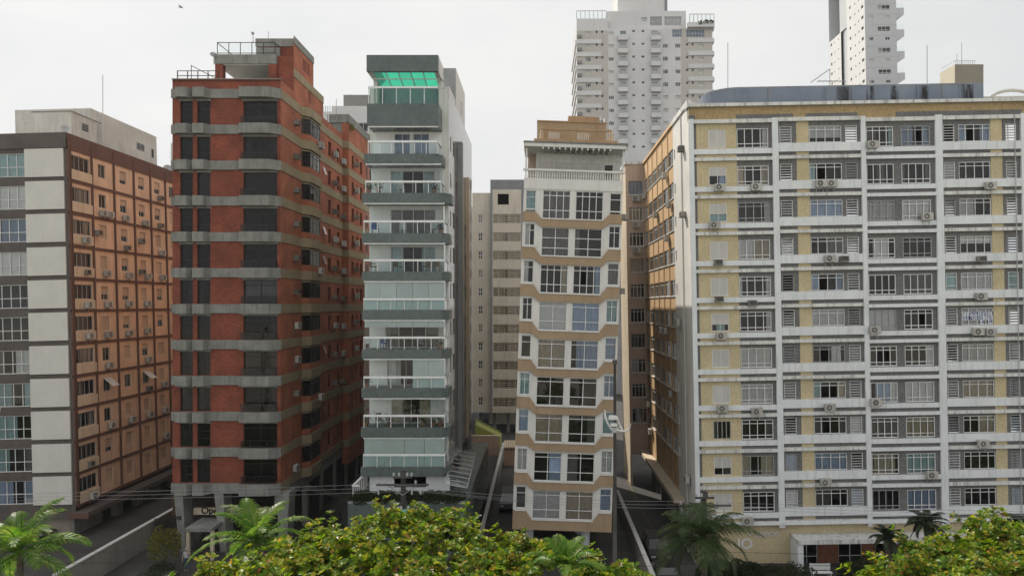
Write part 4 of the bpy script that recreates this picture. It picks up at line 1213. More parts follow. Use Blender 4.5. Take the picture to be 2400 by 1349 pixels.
# left roof rail
for z_ in (.35, .75): bf.ob('roof_rail', MB().box(.2, uB(500), .5, .55, 39.15 + z_, 39.2 + z_).mesh('roof_rail', FB))
for k in range(5): bf.ob('roof_rail', MB().box(.2 + k * .85, .26 + k * .85, .5, .56, 39.0, 39.9).mesh('roof_rail', FB))
bf.ob('roof_rail', MB().tube([(1.4, .5, 40.4), (1.4, .5, 39), ], .03, 5).mesh('roof_rail', FB)); bf.ob('roof_rail', MB().tube([(1.4, .5, 40.35), (3.4, 1.5, 39.4)], .03, 5).mesh('roof_rail', FB))
# street level: raking concrete legs, lobby beam with lettering, canopy
zb_ = zB(1155)
for px in (405, 500, 648):
    x = uB(px)
    bf.ob('leg', MB().prism([(.0, zb_ + .03), (.75, zb_ + .03), (1.05, -.4), (.55, -.4)] if px < 600 else [(.0, zb_ + .03), (1.0, zb_ + .03), (.75, -.4), (.15, -.4)], .0, 1.6).mesh('leg', CONC), x, .05, 0)
bf.ob('lobby_beam', MB().box(uB(436), uB(650), 1.2, 1.6, zB(1215), zB(1199)).mesh('lobby_beam', CREAM))
ob('lettering', text('Ópera', .78, BLACK, .03, .012), Bb.e, bf.loc(uB(455), 1.17, zB(1212)))
ob('house_number', text('82', .42, BLACK, .03, .012), Bb.e, bf.loc(uB(412), .02, zB(1217)))
bf.ob('lobby_wall', MB().box(.3, WB - .3, 9, 29.5, -.4, 4.79).mesh('lobby_wall', ROOM))
window(bf, uB(440), .1, 3.5, 2.4, (1, 1, 1), (1,), .06, .05, FB, 2.2, '', 0, glass=GLD, name='glazed_door')
bf.ob('entrance_canopy', MB().box(uB(458), uB(520), -2.0, 1.1, 2.3, 2.55).mesh('entrance_canopy', CONC))
for px in (461, 516): bf.ob('canopy_post', boxmesh(.25, .25, 2.5, CREAM, 'canopy_post'), uB(px), -1.9, -.2)
# flank at street level: ramp beam, frame of columns
for k in range(6): bs_.ob('column', boxmesh(.5, .5, 5.2, CONC, 'column'), 2.5 + k * 4.6, .05, -.4)
bs_.ob('edge_beam', MB().box(0, 28, .02, .5, 3.9, 4.8).mesh('edge_beam', CONC))
bs_.ob('ramp', MB().prism([(6, 4.0), (6, 3.5), (16, .2), (16, .7)], -.5, -.1).mesh('ramp', CONC))
# air conditioners on the flank
bg_ = 'air conditioners on the flank of the red brick block'
for k in range(NB - 1):
    zf = zB(292 + 84 * k)
    if k < 9: ac(bs_, 3.5, zf + 1.1, 'b' if k not in (6, 7) else 's', f"small box air conditioner on brick flank, {ORD[k]} storey, nearest the corner", bg_)
    ac(bs_, 8.4 if k != 10 else 3.0, zf + .15 if k < 9 else zf + .6, 's' if k in (0, 4, 8, 10) else 'b', f"air conditioner below the bay window of the brick flank, {ORD[k]} storey", bg_, stand=.6 if k != 10 else .02)
    if k < 9:
        ac(bs_, 15.4, zf + .75, 's' if k % 3 == 0 else 'b', f"air conditioner between the two tall flank windows, {ORD[k]} storey of brick block", bg_)
        ac(bs_, 18.5, zf + .6, 's' if k % 3 < 2 else 'b', f"air conditioner at the rear end of the brick flank, {ORD[k]} storey", bg_)
    if k < 8: ac(v2s, 2.7, zf + .95, 's' if k % 2 else 'b', f"air conditioner on the far brick volume, {ORD[k]} storey", bg_)

# ================================================================== A: brown, white and orange block on the left
Aa = Bld('tiled_apartment_block', 'brown tiled block on the left with white panels and an orange gridded flank', 64.0, -140, -.026)
sA = Aa.s
WA = 303 * sA
af = Aa.side()
uA = lambda px: WA - (152 - px) * sA
zAA = lambda py: CAMH - (py - CY) * sA - .026 * (WA - 2.0)
BRN = mat('brown_tile', (.115, .098, .088), .7, .15, .8, .12, 14, streak=.3, bump=.1)
BRR = mat('brown_red_paint', (.155, .082, .062), .8, .12, .7, .06, 16, streak=.35, scol=(.06, .03, .025), bump=.1)
PAN = mat('panel_white', (.68, .66, .61), .75, .05, .7, .05, 20, streak=.10, bump=.08)
SHA = mat('peach_shutter', (.62, .44, .32), .7, .08, 1, .05, 30, streak=.35, bump=0, rnd=.12)
ORA = mat('peach_render', (.78, .54, .385), .8, .1, .6, .06, 16, streak=.5, scol=(.22, .12, .07), bump=.1)
ORC = mat('pale_peach_render', (.70, .55, .40), .8, .1, .6, .06, 16, streak=.6, scol=(.25, .16, .1), bump=.1)
PT = [348, 424, 501, 579, 656, 732, 810, 887, 963, 1040, 1116]
hA = []
for t in PT: hA += [(uA(-75), uA(54), zAA(t + 64), zAA(t + 9))]
for t in PT: hA += [(uA(-140), uA(-90), zAA(t + 64), zAA(t + 9))]
hA = [(max(.3, h[0]), h[1], h[2], h[3]) for h in hA]
zra = zAA(311)
af.ob('wall', wallmesh(0, WA, zAA(1200), zra, hA, (BRN,), None, .25), 0, .12, 0)
curA = ['tt:0:1', 'ww:0:1', 'b:.5:1', 'ww:0:1', '', '', 'g:0:.5 w:.7:1', 't:.2:.62 t:.84:1', 't:0:.7', 't:.3:.55 g:.8:1', 'b:.1:.6 b:.78:1']
for i, h in enumerate(hA):
    k = i % 11
    window(af, h[0], h[2], h[1] - h[0], h[3] - h[2], (1,) * (6 if i < 11 else 2), (.42, .58), .06, .05, FW, .22, curA[k] if i < 11 else 'w:0:1', 2.2)
for t in PT:
    af.ob('white_panel', boxmesh(91 * sA, .14, 66 * sA, PAN, 'white_panel'), uA(55), -.03, zAA(t + 66))
af.ob('frieze', MB().box(0, WA + .02, -.06, .12, zAA(347) + .01, zra).mesh('frieze', BRN), 0, -.001, 0)
asd = Aa.side(WA, .12, math.pi / 2)
bays = [0, .35, 3.47, 7.0, 10.5, 13.7, 16.8, 20.0, 23.2]
sh = []; tsh = []
for i, t in enumerate(PT):
    zc0 = zAA(t + 76.8)
    for j in range(1, 8):
        a, b = bays[j], bays[j + 1]
        if j == 1: h = (a + .15, b - .25, zc0 + 1.2, zc0 + 2.5)
        else:
            m_ = (a + b) / 2 - .1; h = (m_ - .58, m_ + .58, zc0 + 1.15, zc0 + 2.4)
        sh.append(h); tsh.append((i, j, h))
asd.ob('wall', wallmesh(0, 23.2, zAA(1192), zra, sh, (ORA,), None, .2))
rA = random.Random(17)
awn = {(7, 2), (7, 4)}
for i, j, h in tsh:
    w_, h_ = h[1] - h[0], h[3] - h[2]
    if j == 1: window(asd, h[0], h[2], w_, h_, (1, 1, 1, 1), (1,), .05, .05, FG, .1, rA.choice(['w:0:.4 w:.7:1', 'k:0:1', 'g:.3:.8', 'k:0:.5', '', 'w:.4:1']), 1.0)
    else:
        op = 1 if rA.random() < .62 else rA.choice([.45, .6, .7, .0])
        if (i, j) in awn: op = 0
        if i == 0 and j == 2: op = 0
        window(asd, h[0], h[2], w_, h_, (1, 1), (1,), .05, .04, FG, .1, rA.choice(['', 'g:0:1', 'w:0:.5']), .9, shutter=op * .985, sm_=SHA)
        if (i, j) in awn:
            asd.ob('awning_shutter', MB().box(0, w_, -.02, .02, 0, 0).mesh('x', SHUT) if False else MB().prism([(-.85, -.75), (-.82, -.72), (.0, .02), (.0, -.02)], 0, w_, axis='x').mesh('awning_shutter', SHUT), h[0], -.02, h[3])
for i, t in enumerate(PT):
    asd.ob('floor_beam', MB().box(.0, 23.2, -.10, 0, zAA(t + 1), zAA(t - 6)).mesh('floor_beam', BRR), 0, -.001, 0)
    zc0 = zAA(t + 76.8)
    asd.ob('bay_parapet', MB().box(.42, 3.35, -.16, 0, zc0 + .28, zc0 + 1.12).mesh('bay_parapet', ORC), 0, -.002, 0)
asd.ob('floor_beam', MB().box(.0, 23.2, -.10, 0, zAA(1192), zAA(1185)).mesh('floor_beam', BRR), 0, -.001, 0)
for j, x in enumerate(bays):
    w_ = .36 if j == 0 else .20
    asd.ob('column_strip', MB().box(0, w_, -.13, 0, zAA(1192), zra - .4).mesh('column_strip', BRR), max(0, x - (0 if j == 0 else .1)), -.003, 0)
asd.ob('frieze', MB().box(-.0, 23.2, -.07, 0, zAA(345), zra).mesh('frieze', BRR), 0, -.002, 0)
b = MB()
b.quad((0, 0, zra), (WA, 0, zra), (WA, 23.3, zra), (0, 23.3, zra)); b.box(0, WA, 23.3, 42, -.5, zra - 1); b.quad((0, .12, -1), (0, 23.3, -1), (0, 23.3, zra), (0, .12, zra))  # the rear box is an unseen extension added to block light from behind
af.ob('roof', b.mesh('roof', CONC))
# slab over the carport, columns, street wall
zsl = zAA(1200)
af.ob('carport_slab', MB().box(0, WA + 1.35, -.35, 24, zsl - .45, zsl + .0).mesh('carport_slab', BRN))
af.ob('carport_fascia', MB().box(WA - .2, WA + 1.45, -.42, -.351, zsl - .5, zsl - .05).mesh('carport_fascia', BRR))
STW = tilewall('street_wall_stone', (.33, .29, .23), .5, .6, .06, .2)
af.ob('street_wall', MB().box(0, WA - .6, .3, 4, -1, zsl - .451).mesh('street_wall', STW))
af.ob('carport_wall', MB().box(WA - .6, WA - .3, .32, 4.5, -1, zsl - .452).mesh('carport_wall', CONC))
for k in range(5): af.ob('carport_column', boxmesh(.5, 1.2, zsl + .55, CONC, 'carport_column'), WA - .55, 6.2 + k * 3.6, -1)
af.ob('carport_back', MB().quad((3, 5, -1), (3, 24, -1), (3, 24, zsl), (3, 5, zsl)).mesh('carport_back', ROOM))
for k in range(14): af.ob('louvre_blade', boxmesh(2.2, .04, .08, FG, 'louvre_blade'), uA(30), .24, 1.2 + k * .14)
# roof plant: cream stair core and tank room
PLW = mat('plant_render', (.60, .58, .53), .85, .1, .5, .05, 18, streak=.55, scol=(.30, .26, .2), bump=.15)
af.ob('tank_room', MB().box(WA - 10.6, WA - 3.0, 8.7, 21.2, zra, zra + 4.55).mesh('tank_room', PLW))
af.ob('stair_core', MB().box(WA - 5.6, WA - 2.0, 4.0, 8.69, zra, zra + 2.95).mesh('stair_core', PLW))
af.ob('stair_core', MB().box(WA - 6.4, WA - 5.601, 4.0, 8.69, zra, zra + 2.1).mesh('stair_core', PLW))
af.ob('roof_coping', MB().box(WA - 5.7, WA - 1.95, 3.95, 8.7, zra + 2.951, zra + 3.03).mesh('roof_coping', CONC))
tr_ = Aa.side(WA - 3.0, 8.7, math.pi / 2)
window(tr_, 8.2, zra + 2.2, 1.6, .8, (1, 1), (1, 1, 1, 1), .06, .05, FG, -.03, '', 0, each=False)
tr_.ob('vent_recess', MB().quad((8.25, -.01, zra + 2.25), (9.75, -.01, zra + 2.25), (9.75, -.01, zra + 2.95), (8.25, -.01, zra + 2.95)).mesh('vent_recess', BLACK))
tr_.ob('vent_recess', MB().quad((11.3, -.01, zra + 1.9), (11.8, -.01, zra + 1.9), (11.8, -.01, zra + 2.9), (11.3, -.01, zra + 2.9)).mesh('vent_recess', BLACK))
tr2 = Aa.side(WA - 2.0, 4.0, math.pi / 2)
tr2.ob('vent_recess', MB().quad((1.6, -.01, zra + 1.6), (2.6, -.01, zra + 1.6), (2.6, -.01, zra + 2.3), (1.6, -.01, zra + 2.3)).mesh('vent_recess', BLACK))
for k in range(3): tr2.ob('vent_blade', boxmesh(1.0, .05, .06, FG, 'vent_blade'), 1.6, -.06, zra + 1.75 + k * .2)
for x in (4.0, 4.5): tr2.ob('ladder_rail', MB().tube([(x, -.15, zra), (x, -.15, zra + 3.9)], .035, 5).mesh('ladder_rail', FG))
for k in range(9): tr2.ob('ladder_rung', MB().tube([(4.0, -.15, zra + .4 + k * .4), (4.5, -.15, zra + .4 + k * .4)], .025, 5).mesh('ladder_rung', FG))
ag = 'air conditioners on the orange flank of the brown block'
for (i, j, du, dz, kd) in [(0, 5, .3, .75, 'b'), (1, 2, -.3, .6, 's'), (1, 2, .75, .6, 's'), (1, 3, .0, .6, 's'), (1, 4, .3, .5, 's'), (1, 5, .2, .6, 'b'), (2, 1, .1, .7, 's'), (2, 2, -1.1, 1.6, 'b'), (2, 3, .1, .55, 'b'), (2, 4, -.6, 1.5, 'b'), (2, 5, .3, .5, 's'),
                         (3, 1, .3, .75, 'b'), (3, 2, .1, .75, 's'), (3, 3, .4, .7, 's'), (3, 4, -.6, 1.2, 'b'), (3, 4, .5, .75, 's'), (3, 5, .4, .75, 's'), (4, 1, .2, .65, 's'), (4, 2, .2, .7, 's'), (4, 3, .2, .75, 's'), (4, 4, .3, .8, 's'), (5, 1, .3, .7, 's'), (5, 2, .1, .7, 's'), (5, 3, .1, .7, 's'), (5, 4, .2, .8, 's'),
                         (6, 2, .1, .7, 's'), (6, 4, .2, .75, 's'), (7, 4, .2, .6, 'b'), (7, 5, .2, .7, 's'), (8, 2, .2, .75, 's'), (8, 3, .2, .75, 's'), (8, 4, .2, .75, 's'), (8, 5, .2, .75, 's'), (9, 1, .1, .7, 'b'), (9, 5, .2, .8, 's'), (10, 1, .2, .65, 's')]:
    u = (bays[j] + bays[j + 1]) / 2 + du - .1
    tag_ = {(1, 2): ', left of two' if du < 0 else ', right of two', (3, 4): ', upper of two' if dz > 1 else ', lower of two'}.get((i, j), '')
    ac(asd, u, zAA(PT[i] + 76.8) + dz, kd, f"air conditioner on the orange flank, {ORD[i]} row, {ORD[j - 1] if j > 1 else 'first'} bay from the corner{tag_}", ag, stand=.15 if j == 1 else .02)

# ================================================================== F: cream block seen in the gap
Ff = Bld('cream_louvre_block', 'cream block with grey piers and long louvred windows seen in the gap', 115.0, 1107, 0)
sF = Ff.s; ff = Ff.side()
uF = lambda px: (px - 1107) * sF
zF = lambda py: CAMH - (py - CY) * sF
FCR = mat('pale_cream_render', (.70, .64, .54), .8, .08, .4, .04, 14, streak=.45, scol=(.33, .27, .2), bump=.08)
GRY = mat('grey_render', (.27, .27, .28), .8, .1, .5, .05, 14, streak=.4, bump=.08)
RF_ = [503 + 42.7 * i for i in range(11)]
hl = [(uF(1121), uF(1131), zF(r + 19), zF(r)) for r in RF_]
ff.ob('wall', wallmesh(0, uF(1150), zF(965), zF(452), hl, (FCR,), None, .2))
for i, h in enumerate(hl): window(ff, h[0], h[2], h[1] - h[0], h[3] - h[2], (1, 1), (1, 1), .08, .08, FW, .1, '' if i % 3 else 'k:0:1', 1.0, each=False)
f2 = Ff.side(0, -.8, 0)
h2 = [(uF(1156), uF(1221), zF(r + 22), zF(r)) for r in RF_] + [(uF(1167), uF(1193), zF(481), zF(456))]
f2.ob('wall', wallmesh(uF(1150), uF(1236), zF(965), zF(423), h2, (FCR, GRY), lambda u, z: 1 if u < uF(1155) or u > uF(1222) or z > zF(446) else 0, .3, [uF(1155), uF(1222)], [zF(446)]))
rF = random.Random(2)
for h in h2[:-1]:
    o = window(f2, h[0], h[2], h[1] - h[0], h[3] - h[2], (1, 1, 1, 1, 1), (1,), .06, .05, FW, .15, 'k:0:.35 k:.5:1', 1.5, each=False, name='louvred_window')
    for k in range(4):
        ob('slat', boxmesh(h[1] - h[0] - .1, .05, .10, CREAM, 'slat'), o, (.05, -.03, .15 + k * .36))
f2.ob('dark_opening', room_mesh(h2[-1][1] - h2[-1][0], h2[-1][3] - h2[-1][2], 2.0), h2[-1][0], .3, h2[-1][2])
b = MB(); zt = zF(423); zt2 = zF(452)
b.quad((uF(1150), -.8, zt), (uF(1236), -.8, zt), (uF(1236), 15, zt), (uF(1150), 15, zt)); b.quad((uF(1150), -.8, 3), (uF(1150), 15, 3), (uF(1150), 15, zt), (uF(1150), -.8, zt))
b.quad((0, 0, zt2), (uF(1150), 0, zt2), (uF(1150), 15, zt2), (0, 15, zt2)); b.quad((0, 0, 3), (0, 15, 3), (0, 15, zt2), (0, 0, zt2)); b.quad((0, -.8, zF(965)), (uF(1236), -.8, zF(965)), (uF(1236), 15, zF(965)), (0, 15, zF(965)))
b.quad((0, 15, -1), (uF(1236), 15, -1), (uF(1236), 15, zt2), (0, 15, zt2))
ff.ob('roof', b.mesh('roof', GRY))
for k in range(5): ff.ob('column', boxmesh(.5, .6, zF(965) + .5, GRY, 'column'), 1 + k * 2.2, 1.0, -.5)
ff.ob('undercroft_wall', MB().box(2, 9, 9, 9.3, -.5, 2.2).mesh('undercroft_wall', FCR))

# ================================================================== rear towers
T1 = Bld('white_apartment_tower', 'tall white and taupe tower with stacked little balconies behind the leaning block', 165.0, 1354, -.004)
s1 = T1.s; t1 = T1.side()
u1 = lambda px: (px - 1354) * s1
z1_ = lambda py: CAMH - (py - CY) * s1
TW = mat('tower_white', (.67, .67, .665), .8, .05, .15, .03, 8, streak=.15, bump=0)
TT = mat('tower_taupe', (.53, .505, .46), .8, .05, .15, .03, 8, streak=.15, bump=0)
RT = [76 + 30.1 * i for i in range(14)]
cols1 = [(1375, 1387, -1, 8, 'w'), (1398, 1404, -4, 2, 't'), (1411, 1417, -4, 2, 't'), (1429, 1441, -1, 7, 'w'), (1456, 1470, -3, 5, 'w'), (1484, 1491, -5, 0, 't'), (1506, 1513, -5, 0, 't'),
         (1529, 1544, -3, 5, 'w'), (1556, 1568, -2, 7, 'w'), (1585, 1597, -2, 7, 'w'), (1610, 1616, -4, 2, 't'), (1623, 1629, -4, 2, 't'), (1640, 1652, -1, 7, 'w')]
hT = []; tT = []
for i, r in enumerate(RT):
    for j, (a, b, t, bt, ty) in enumerate(cols1):
        if i == 0 and j > 7: continue
        h = (u1(a), u1(b), z1_(r + bt), z1_(r + t)); hT.append(h); tT.append((i, j, ty, h))
big = [(u1(1578), u1(1601), z1_(88), z1_(70)), (u1(1611), u1(1654), z1_(88), z1_(70)), (u1(1528), u1(1556), z1_(56), z1_(35)), (u1(1562), u1(1602), z1_(56), z1_(35)), (u1(1508), u1(1521), z1_(46), z1_(37))]
for h in big: hT.append(h)
W1_ = 318 * s1
t1.ob('wall', wallmesh(0, W1_, -1, z1_(68) , [h for h in hT if h[3] < z1_(68)], (TW, TT), lambda u, z: 1 if (u < u1(1428) and z < z1_(72)) or u1(1598) < u < u1(1640) or (u > u1(1600)) else 0, .3, [u1(1428), u1(1598), u1(1640)], [z1_(72)]))
rT = random.Random(8)
for i, j, ty, h in tT:
    cl = (ty == 'w' and j in (0, 3, 8, 9, 12) and rT.random() < .45)
    o = window(t1, h[0], h[2], h[1] - h[0], h[3] - h[2], (1, 1, 1) if ty == 'w' else (1,), (1,), .08, .08, FW, .2, '' if ty == 't' else rT.choice(['', '', 'b:0:.5', 'g:0:1', 'w:0:.3']), 1.0, each=False, shutter=.98 if cl else 0)
up = T1.side(0, 1.2, 0)
up.ob('penthouse_wall', wallmesh(u1(1427), u1(1613), z1_(68), z1_(22), big[2:], (TW,), None, .3))
t1.ob('penthouse_wall', wallmesh(0, u1(1427), z1_(68), z1_(44), [], (TW,), None, .3), 0, .0, 0)
for h in big[:2]: window(t1, h[0], h[2], h[1] - h[0], h[3] - h[2], (1,) * (4 if h is big[0] else 6), (1, 1), .08, .06, FW, .2, 'b:0:1', 1.0, each=False)
for h in big[2:]: window(up, h[0], h[2], h[1] - h[0], h[3] - h[2], (1,) * 5, (1, 1), .08, .06, FW, .2, 'ww:0:1', 1.0, each=False)
b = MB()
b.quad((0, 0, z1_(44)), (u1(1427), 0, z1_(44)), (u1(1427), 22, z1_(44)), (0, 22, z1_(44))); b.quad((u1(1427), 1.2, z1_(22)), (u1(1613), 1.2, z1_(22)), (u1(1613), 22, z1_(22)), (u1(1427), 22, z1_(22)))
b.quad((u1(1427), 0, z1_(68)), (W1_, 0, z1_(68)), (W1_, 22, z1_(68)), (u1(1427), 22, z1_(68))); b.quad((u1(1613), 1.2, z1_(68)), (u1(1613), 22, z1_(68)), (u1(1613), 22, z1_(22)), (u1(1613), 1.2, z1_(22)))
b.quad((0, 0, -1), (0, 22, -1), (0, 22, z1_(44)), (0, 0, z1_(44))); b.quad((W1_, 0, -1), (W1_, 22, -1), (W1_, 22, z1_(68)), (W1_, 0, z1_(68))); b.quad((0, 22, 0), (W1_, 22, 0), (W1_, 22, z1_(44)), (0, 22, z1_(44)))
b.quad((u1(1427), 0, z1_(44)), (u1(1427), 1.2, z1_(44)), (u1(1427), 1.2, z1_(68)), (u1(1427), 0, z1_(68)))
t1.ob('roof', b.mesh('roof', TW))
t1.ob('tank_tower', MB().box(u1(1455), u1(1568), 4, 16, z1_(22), z1_(-60)).mesh('tank_tower', TW))
t1.ob('pipe', MB().tube([(u1(1571), 4, z1_(22)), (u1(1571), 4, z1_(-60))], .35, 6).mesh('pipe', GRY))
bal_ = MB().box(0, 23 * s1, -1.1, -.002, -.55, .45).mesh('balcony', TW)
balr = MB().box(.1, 23 * s1 - .1, -1.08, -1.03, .452, 1.25).mesh('balcony_rail', FG)
brk = MB().box(0, 23 * s1, 0, .25, 0, .5).mesh('balcony_hood', TW)
for i, r in enumerate(RT[:11]):
    for a in (1450, 1527):
        k = t1.ob('balcony', bal_, u1(a), 0, z1_(r + 16)); ob('balcony_rail', MB().box(.1, 2.1, -1.06, -1.03, .46, 1.15).mesh('balcony_rail', GLC) if (i, a) == (0, 1450) else bpy.data.meshes['balcony_rail.001'] if False else balr, k)
    t1.ob('white_band', MB().box(u1(1354), u1(1412), -.2, -.002, z1_(r + 27), z1_(r + 17)).mesh('white_band', TW))
    if i > 0: t1.ob('corner_balcony', MB().box(u1(1615), u1(1675.5), -1.2, -.002, z1_(r - 3 - 9), z1_(r - 3 - 0) - .9 + .9 - .0).mesh('corner_balcony', TW) if False else MB().box(u1(1615), u1(1675.5), -.2, -.002, z1_(r - 5), z1_(r - 15)).mesh('corner_balcony', TW))
    t1.ob('loggia', MB().box(u1(1355), u1(1366), -.35, -.002, z1_(r + 14), z1_(r + 7)).mesh('loggia', GRY))
    T1.side(W1_, 0, math.pi / 2).ob('corner_balcony', boxmesh(6, .45, .8, TW, 'corner_balcony'), 0, -.46, z1_(r - 5))
    T1.side(0, 22, -math.pi / 2).ob('flank_balcony', boxmesh(20, .25, 1.1, TW, 'flank_balcony'), 1, -.26, z1_(r + 25))
for a, b_ in ((1354, 1424), (1617, 1674)):
    zb0_ = z1_(44) if a < 1400 else z1_(57)
    if a > 1400: t1.ob('terrace_parapet', MB().box(u1(1613), u1(1675), -1.0, -.003, z1_(68), zb0_).mesh('terrace_parapet', TW))
    n_ = int((b_ - a) / 9)
    yy = .1 if a < 1400 else -.95
    for k in range(n_ + 1):
        t1.ob('screen_post', boxmesh(.12, .12, 1.75, FG, 'screen_post'), u1(a) + k * (b_ - a) * s1 / n_ - .06, yy, zb0_)
        if k < n_: t1.ob('screen_pane', pane_mesh((b_ - a) * s1 / n_ - .14, 1.6, GLC), u1(a) + k * (b_ - a) * s1 / n_ + .07, yy + .05, zb0_)
    t1.ob('screen_rail', MB().box(u1(a), u1(b_), yy, yy + .12, zb0_ + 1.75, zb0_ + 1.87).mesh('screen_rail', FG))
t1.ob('podium', MB().box(u1(1455), u1(1580), -4, -.01, -1, z1_(362)).mesh('podium', TW))

T2 = Bld('grey_apartment_tower', 'very tall pale grey tower with wedge balconies on its right edge', 197.0, 2040, -.0195)
s2 = T2.s; t2 = T2.side()
u2 = lambda px: (px - 2028) * s2
z2_ = lambda py: CAMH - (py - CY) * s2 - .0195 * 4
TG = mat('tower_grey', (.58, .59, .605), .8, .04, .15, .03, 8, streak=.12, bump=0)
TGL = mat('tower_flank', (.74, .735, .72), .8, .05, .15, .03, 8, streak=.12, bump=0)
hh = []
for i in range(-2, 8):
    y = 15 + 50.2 * i
    hh.append((u2(2058), u2(2087), z2_(y + 8), z2_(y - 3), 3))
    hh.append((u2(2037), u2(2047), z2_(y + 29), z2_(y + 22), 2)); hh.append((u2(2075), u2(2086), z2_(y + 29), z2_(y + 22), 2))
ztop = z2_(-110); W2 = 74 * s2
t2.ob('wall', wallmesh(0, W2, -1, ztop, [h[:4] for h in hh], (TG,), None, .25))
for i, h in enumerate(hh):
    cl = h[4] == 2 and (i // 3) % 2 == 0
    window(t2, h[0], h[2], h[1] - h[0], h[3] - h[2], (1,) * h[4], (.3, .7) if h[4] == 3 else (1,), .08, .08, FW, .15, '' if i % 2 else 'w:0:.4', 1.0, each=False, shutter=.98 if cl else 0)
for i in range(-3, 14): t2.ob('floor_joint', MB().box(0, W2, -.04, -.002, 0, .16).mesh('floor_joint', TG), 0, 0, z2_(8 + 25.1 * i))
tl = T2.side(0, 24.0, -math.pi / 2)
hf = []
for i in range(-3, 12):
    y = 5 + 25.1 * i
    for a, w_ in ((1.0, 1.0), (3.6, .5), (6.4, .5), (14.4, .9), (17.6, .6), (20.0, .6), (21.8, 1.4)):
        hf.append((a, a + w_, z2_(y + 9), z2_(y + 2 if w_ > .8 else y + 5)))
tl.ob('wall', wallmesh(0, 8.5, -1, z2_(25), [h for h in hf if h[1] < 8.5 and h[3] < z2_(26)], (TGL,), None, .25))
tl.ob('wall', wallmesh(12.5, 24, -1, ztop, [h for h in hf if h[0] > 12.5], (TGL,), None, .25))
for h in hf:
    if h[1] < 8.5 and h[3] >= z2_(26): continue
    window(tl, h[0], h[2], h[1] - h[0], h[3] - h[2], (1,), (1,), .08, .06, FG, .12, '', .8, each=False)
tl.ob('recess_wall', MB().quad((8.5, .6, -1), (12.5, .6, -1), (12.5, .6, ztop), (8.5, .6, ztop)).mesh('recess_wall', TG))
tl.ob('recess_pier', MB().box(10.2, 12.49, .3, .59, -1, z2_(5)).mesh('recess_pier', TG))
tl.ob('upper_volume', MB().box(4.0, 12.4, 1.6, 10, z2_(25), ztop).mesh('upper_volume', TG))
T2.side().ob('flank_volume', MB().quad((0, 24, -1), (12, 24, -1), (12, 24, z2_(25)), (0, 24, z2_(25))).mesh('flank_volume', TG))
for k in range(4):
    y = [18.5, 69, 120, 170.5][k]
    # wedge balcony: deep front panel and a sloping soffit
    t2.ob('wedge_balcony', MB().prism([(W2, z2_(y + 27)), (W2 + 19 * s2, z2_(y + 16)), (W2 + 19 * s2, z2_(y)), (W2, z2_(y))], .3, 7).mesh('wedge_balcony', TG))
    t2.ob('balcony_glass', pane_mesh(18 * s2, 1.3, GLC), W2, .5, z2_(y) + .02)
b = MB(); b.quad((W2, 0, -1), (W2, 24, -1), (W2, 24, ztop), (W2, 0, ztop)); b.quad((0, 24, z2_(25)), (W2, 24, z2_(25)), (W2, 24, ztop), (0, 24, ztop)); b.quad((0, 0, ztop), (W2, 0, ztop), (W2, 24, ztop), (0, 24, ztop))
b.quad((0, 12, z2_(25)), (W2, 12, z2_(25)), (W2, 24, z2_(25)), (0, 24, z2_(25)))
t2.ob('roof', b.mesh('roof', TG))

Gg = Bld('white_terraced_block', 'white terraced block with a grey roof storey behind the brick block', 130.0, 755, 0)
sG = Gg.s; gf = Gg.side(); uG = lambda px: (px - 755) * sG; zG_ = lambda py: CAMH - (py - CY) * sG
hg = [(uG(a), uG(a + w_), zG_(y + h_), zG_(y)) for y in (288, 330, 372, 414, 456) for a, w_, h_ in ((790, 20, 22), (820, 12, 14), (840, 22, 20))]
gf.ob('wall', wallmesh(0, uG(880), -1, zG_(262), hg, (TW,), None, .3))
for i, h in enumerate(hg): window(gf, h[0], h[2], h[1] - h[0], h[3] - h[2], (1, 1), (1,), .08, .08, FW, .2, 'b:0:1' if i % 2 else '', 1.2, each=False)
gf.ob('upper_storey', MB().box(uG(775), uG(880), 1, 12, zG_(262), zG_(245)).mesh('upper_storey', TW))
gf.ob('roof_storey', MB().box(uG(798), uG(880), 2, 12, zG_(245), zG_(215)).mesh('roof_storey', mat('warm_grey_render', (.27, .255, .24), .8, .1, .4, .04, streak=.2, bump=0)))
gf.ob('left_light_block', MB().box(uG(400), -.01, 0, 12, -1, zG_(335)).mesh('left_light_block', TW))  # hidden box added behind the brick block to stop light from the rear
gf.ob('right_light_block', MB().box(uG(881), uG(1100), 0, 12, -1, zG_(475)).mesh('right_light_block', TW))  # unseen box added behind the teal tower, blocks light from behind
gf.ob('roof_vent', MB().box(uG(803), uG(815), 3, 4, zG_(215), zG_(211)).mesh('roof_vent', GRY))
gf.ob('roof', MB().quad((0, 0, zG_(262)), (uG(880), 0, zG_(262)), (uG(880), 12, zG_(262)), (0, 12, zG_(262))).mesh('roof', CONC))
for k in range(5): gf.ob('rail_post', boxmesh(.08, .08, 1.1, FG, 'rail_post'), .1 + k * .4, .2, zG_(262))
gf.ob('rail_glass', pane_mesh(uG(776), 1.1, GLC), 0, .3, zG_(262))

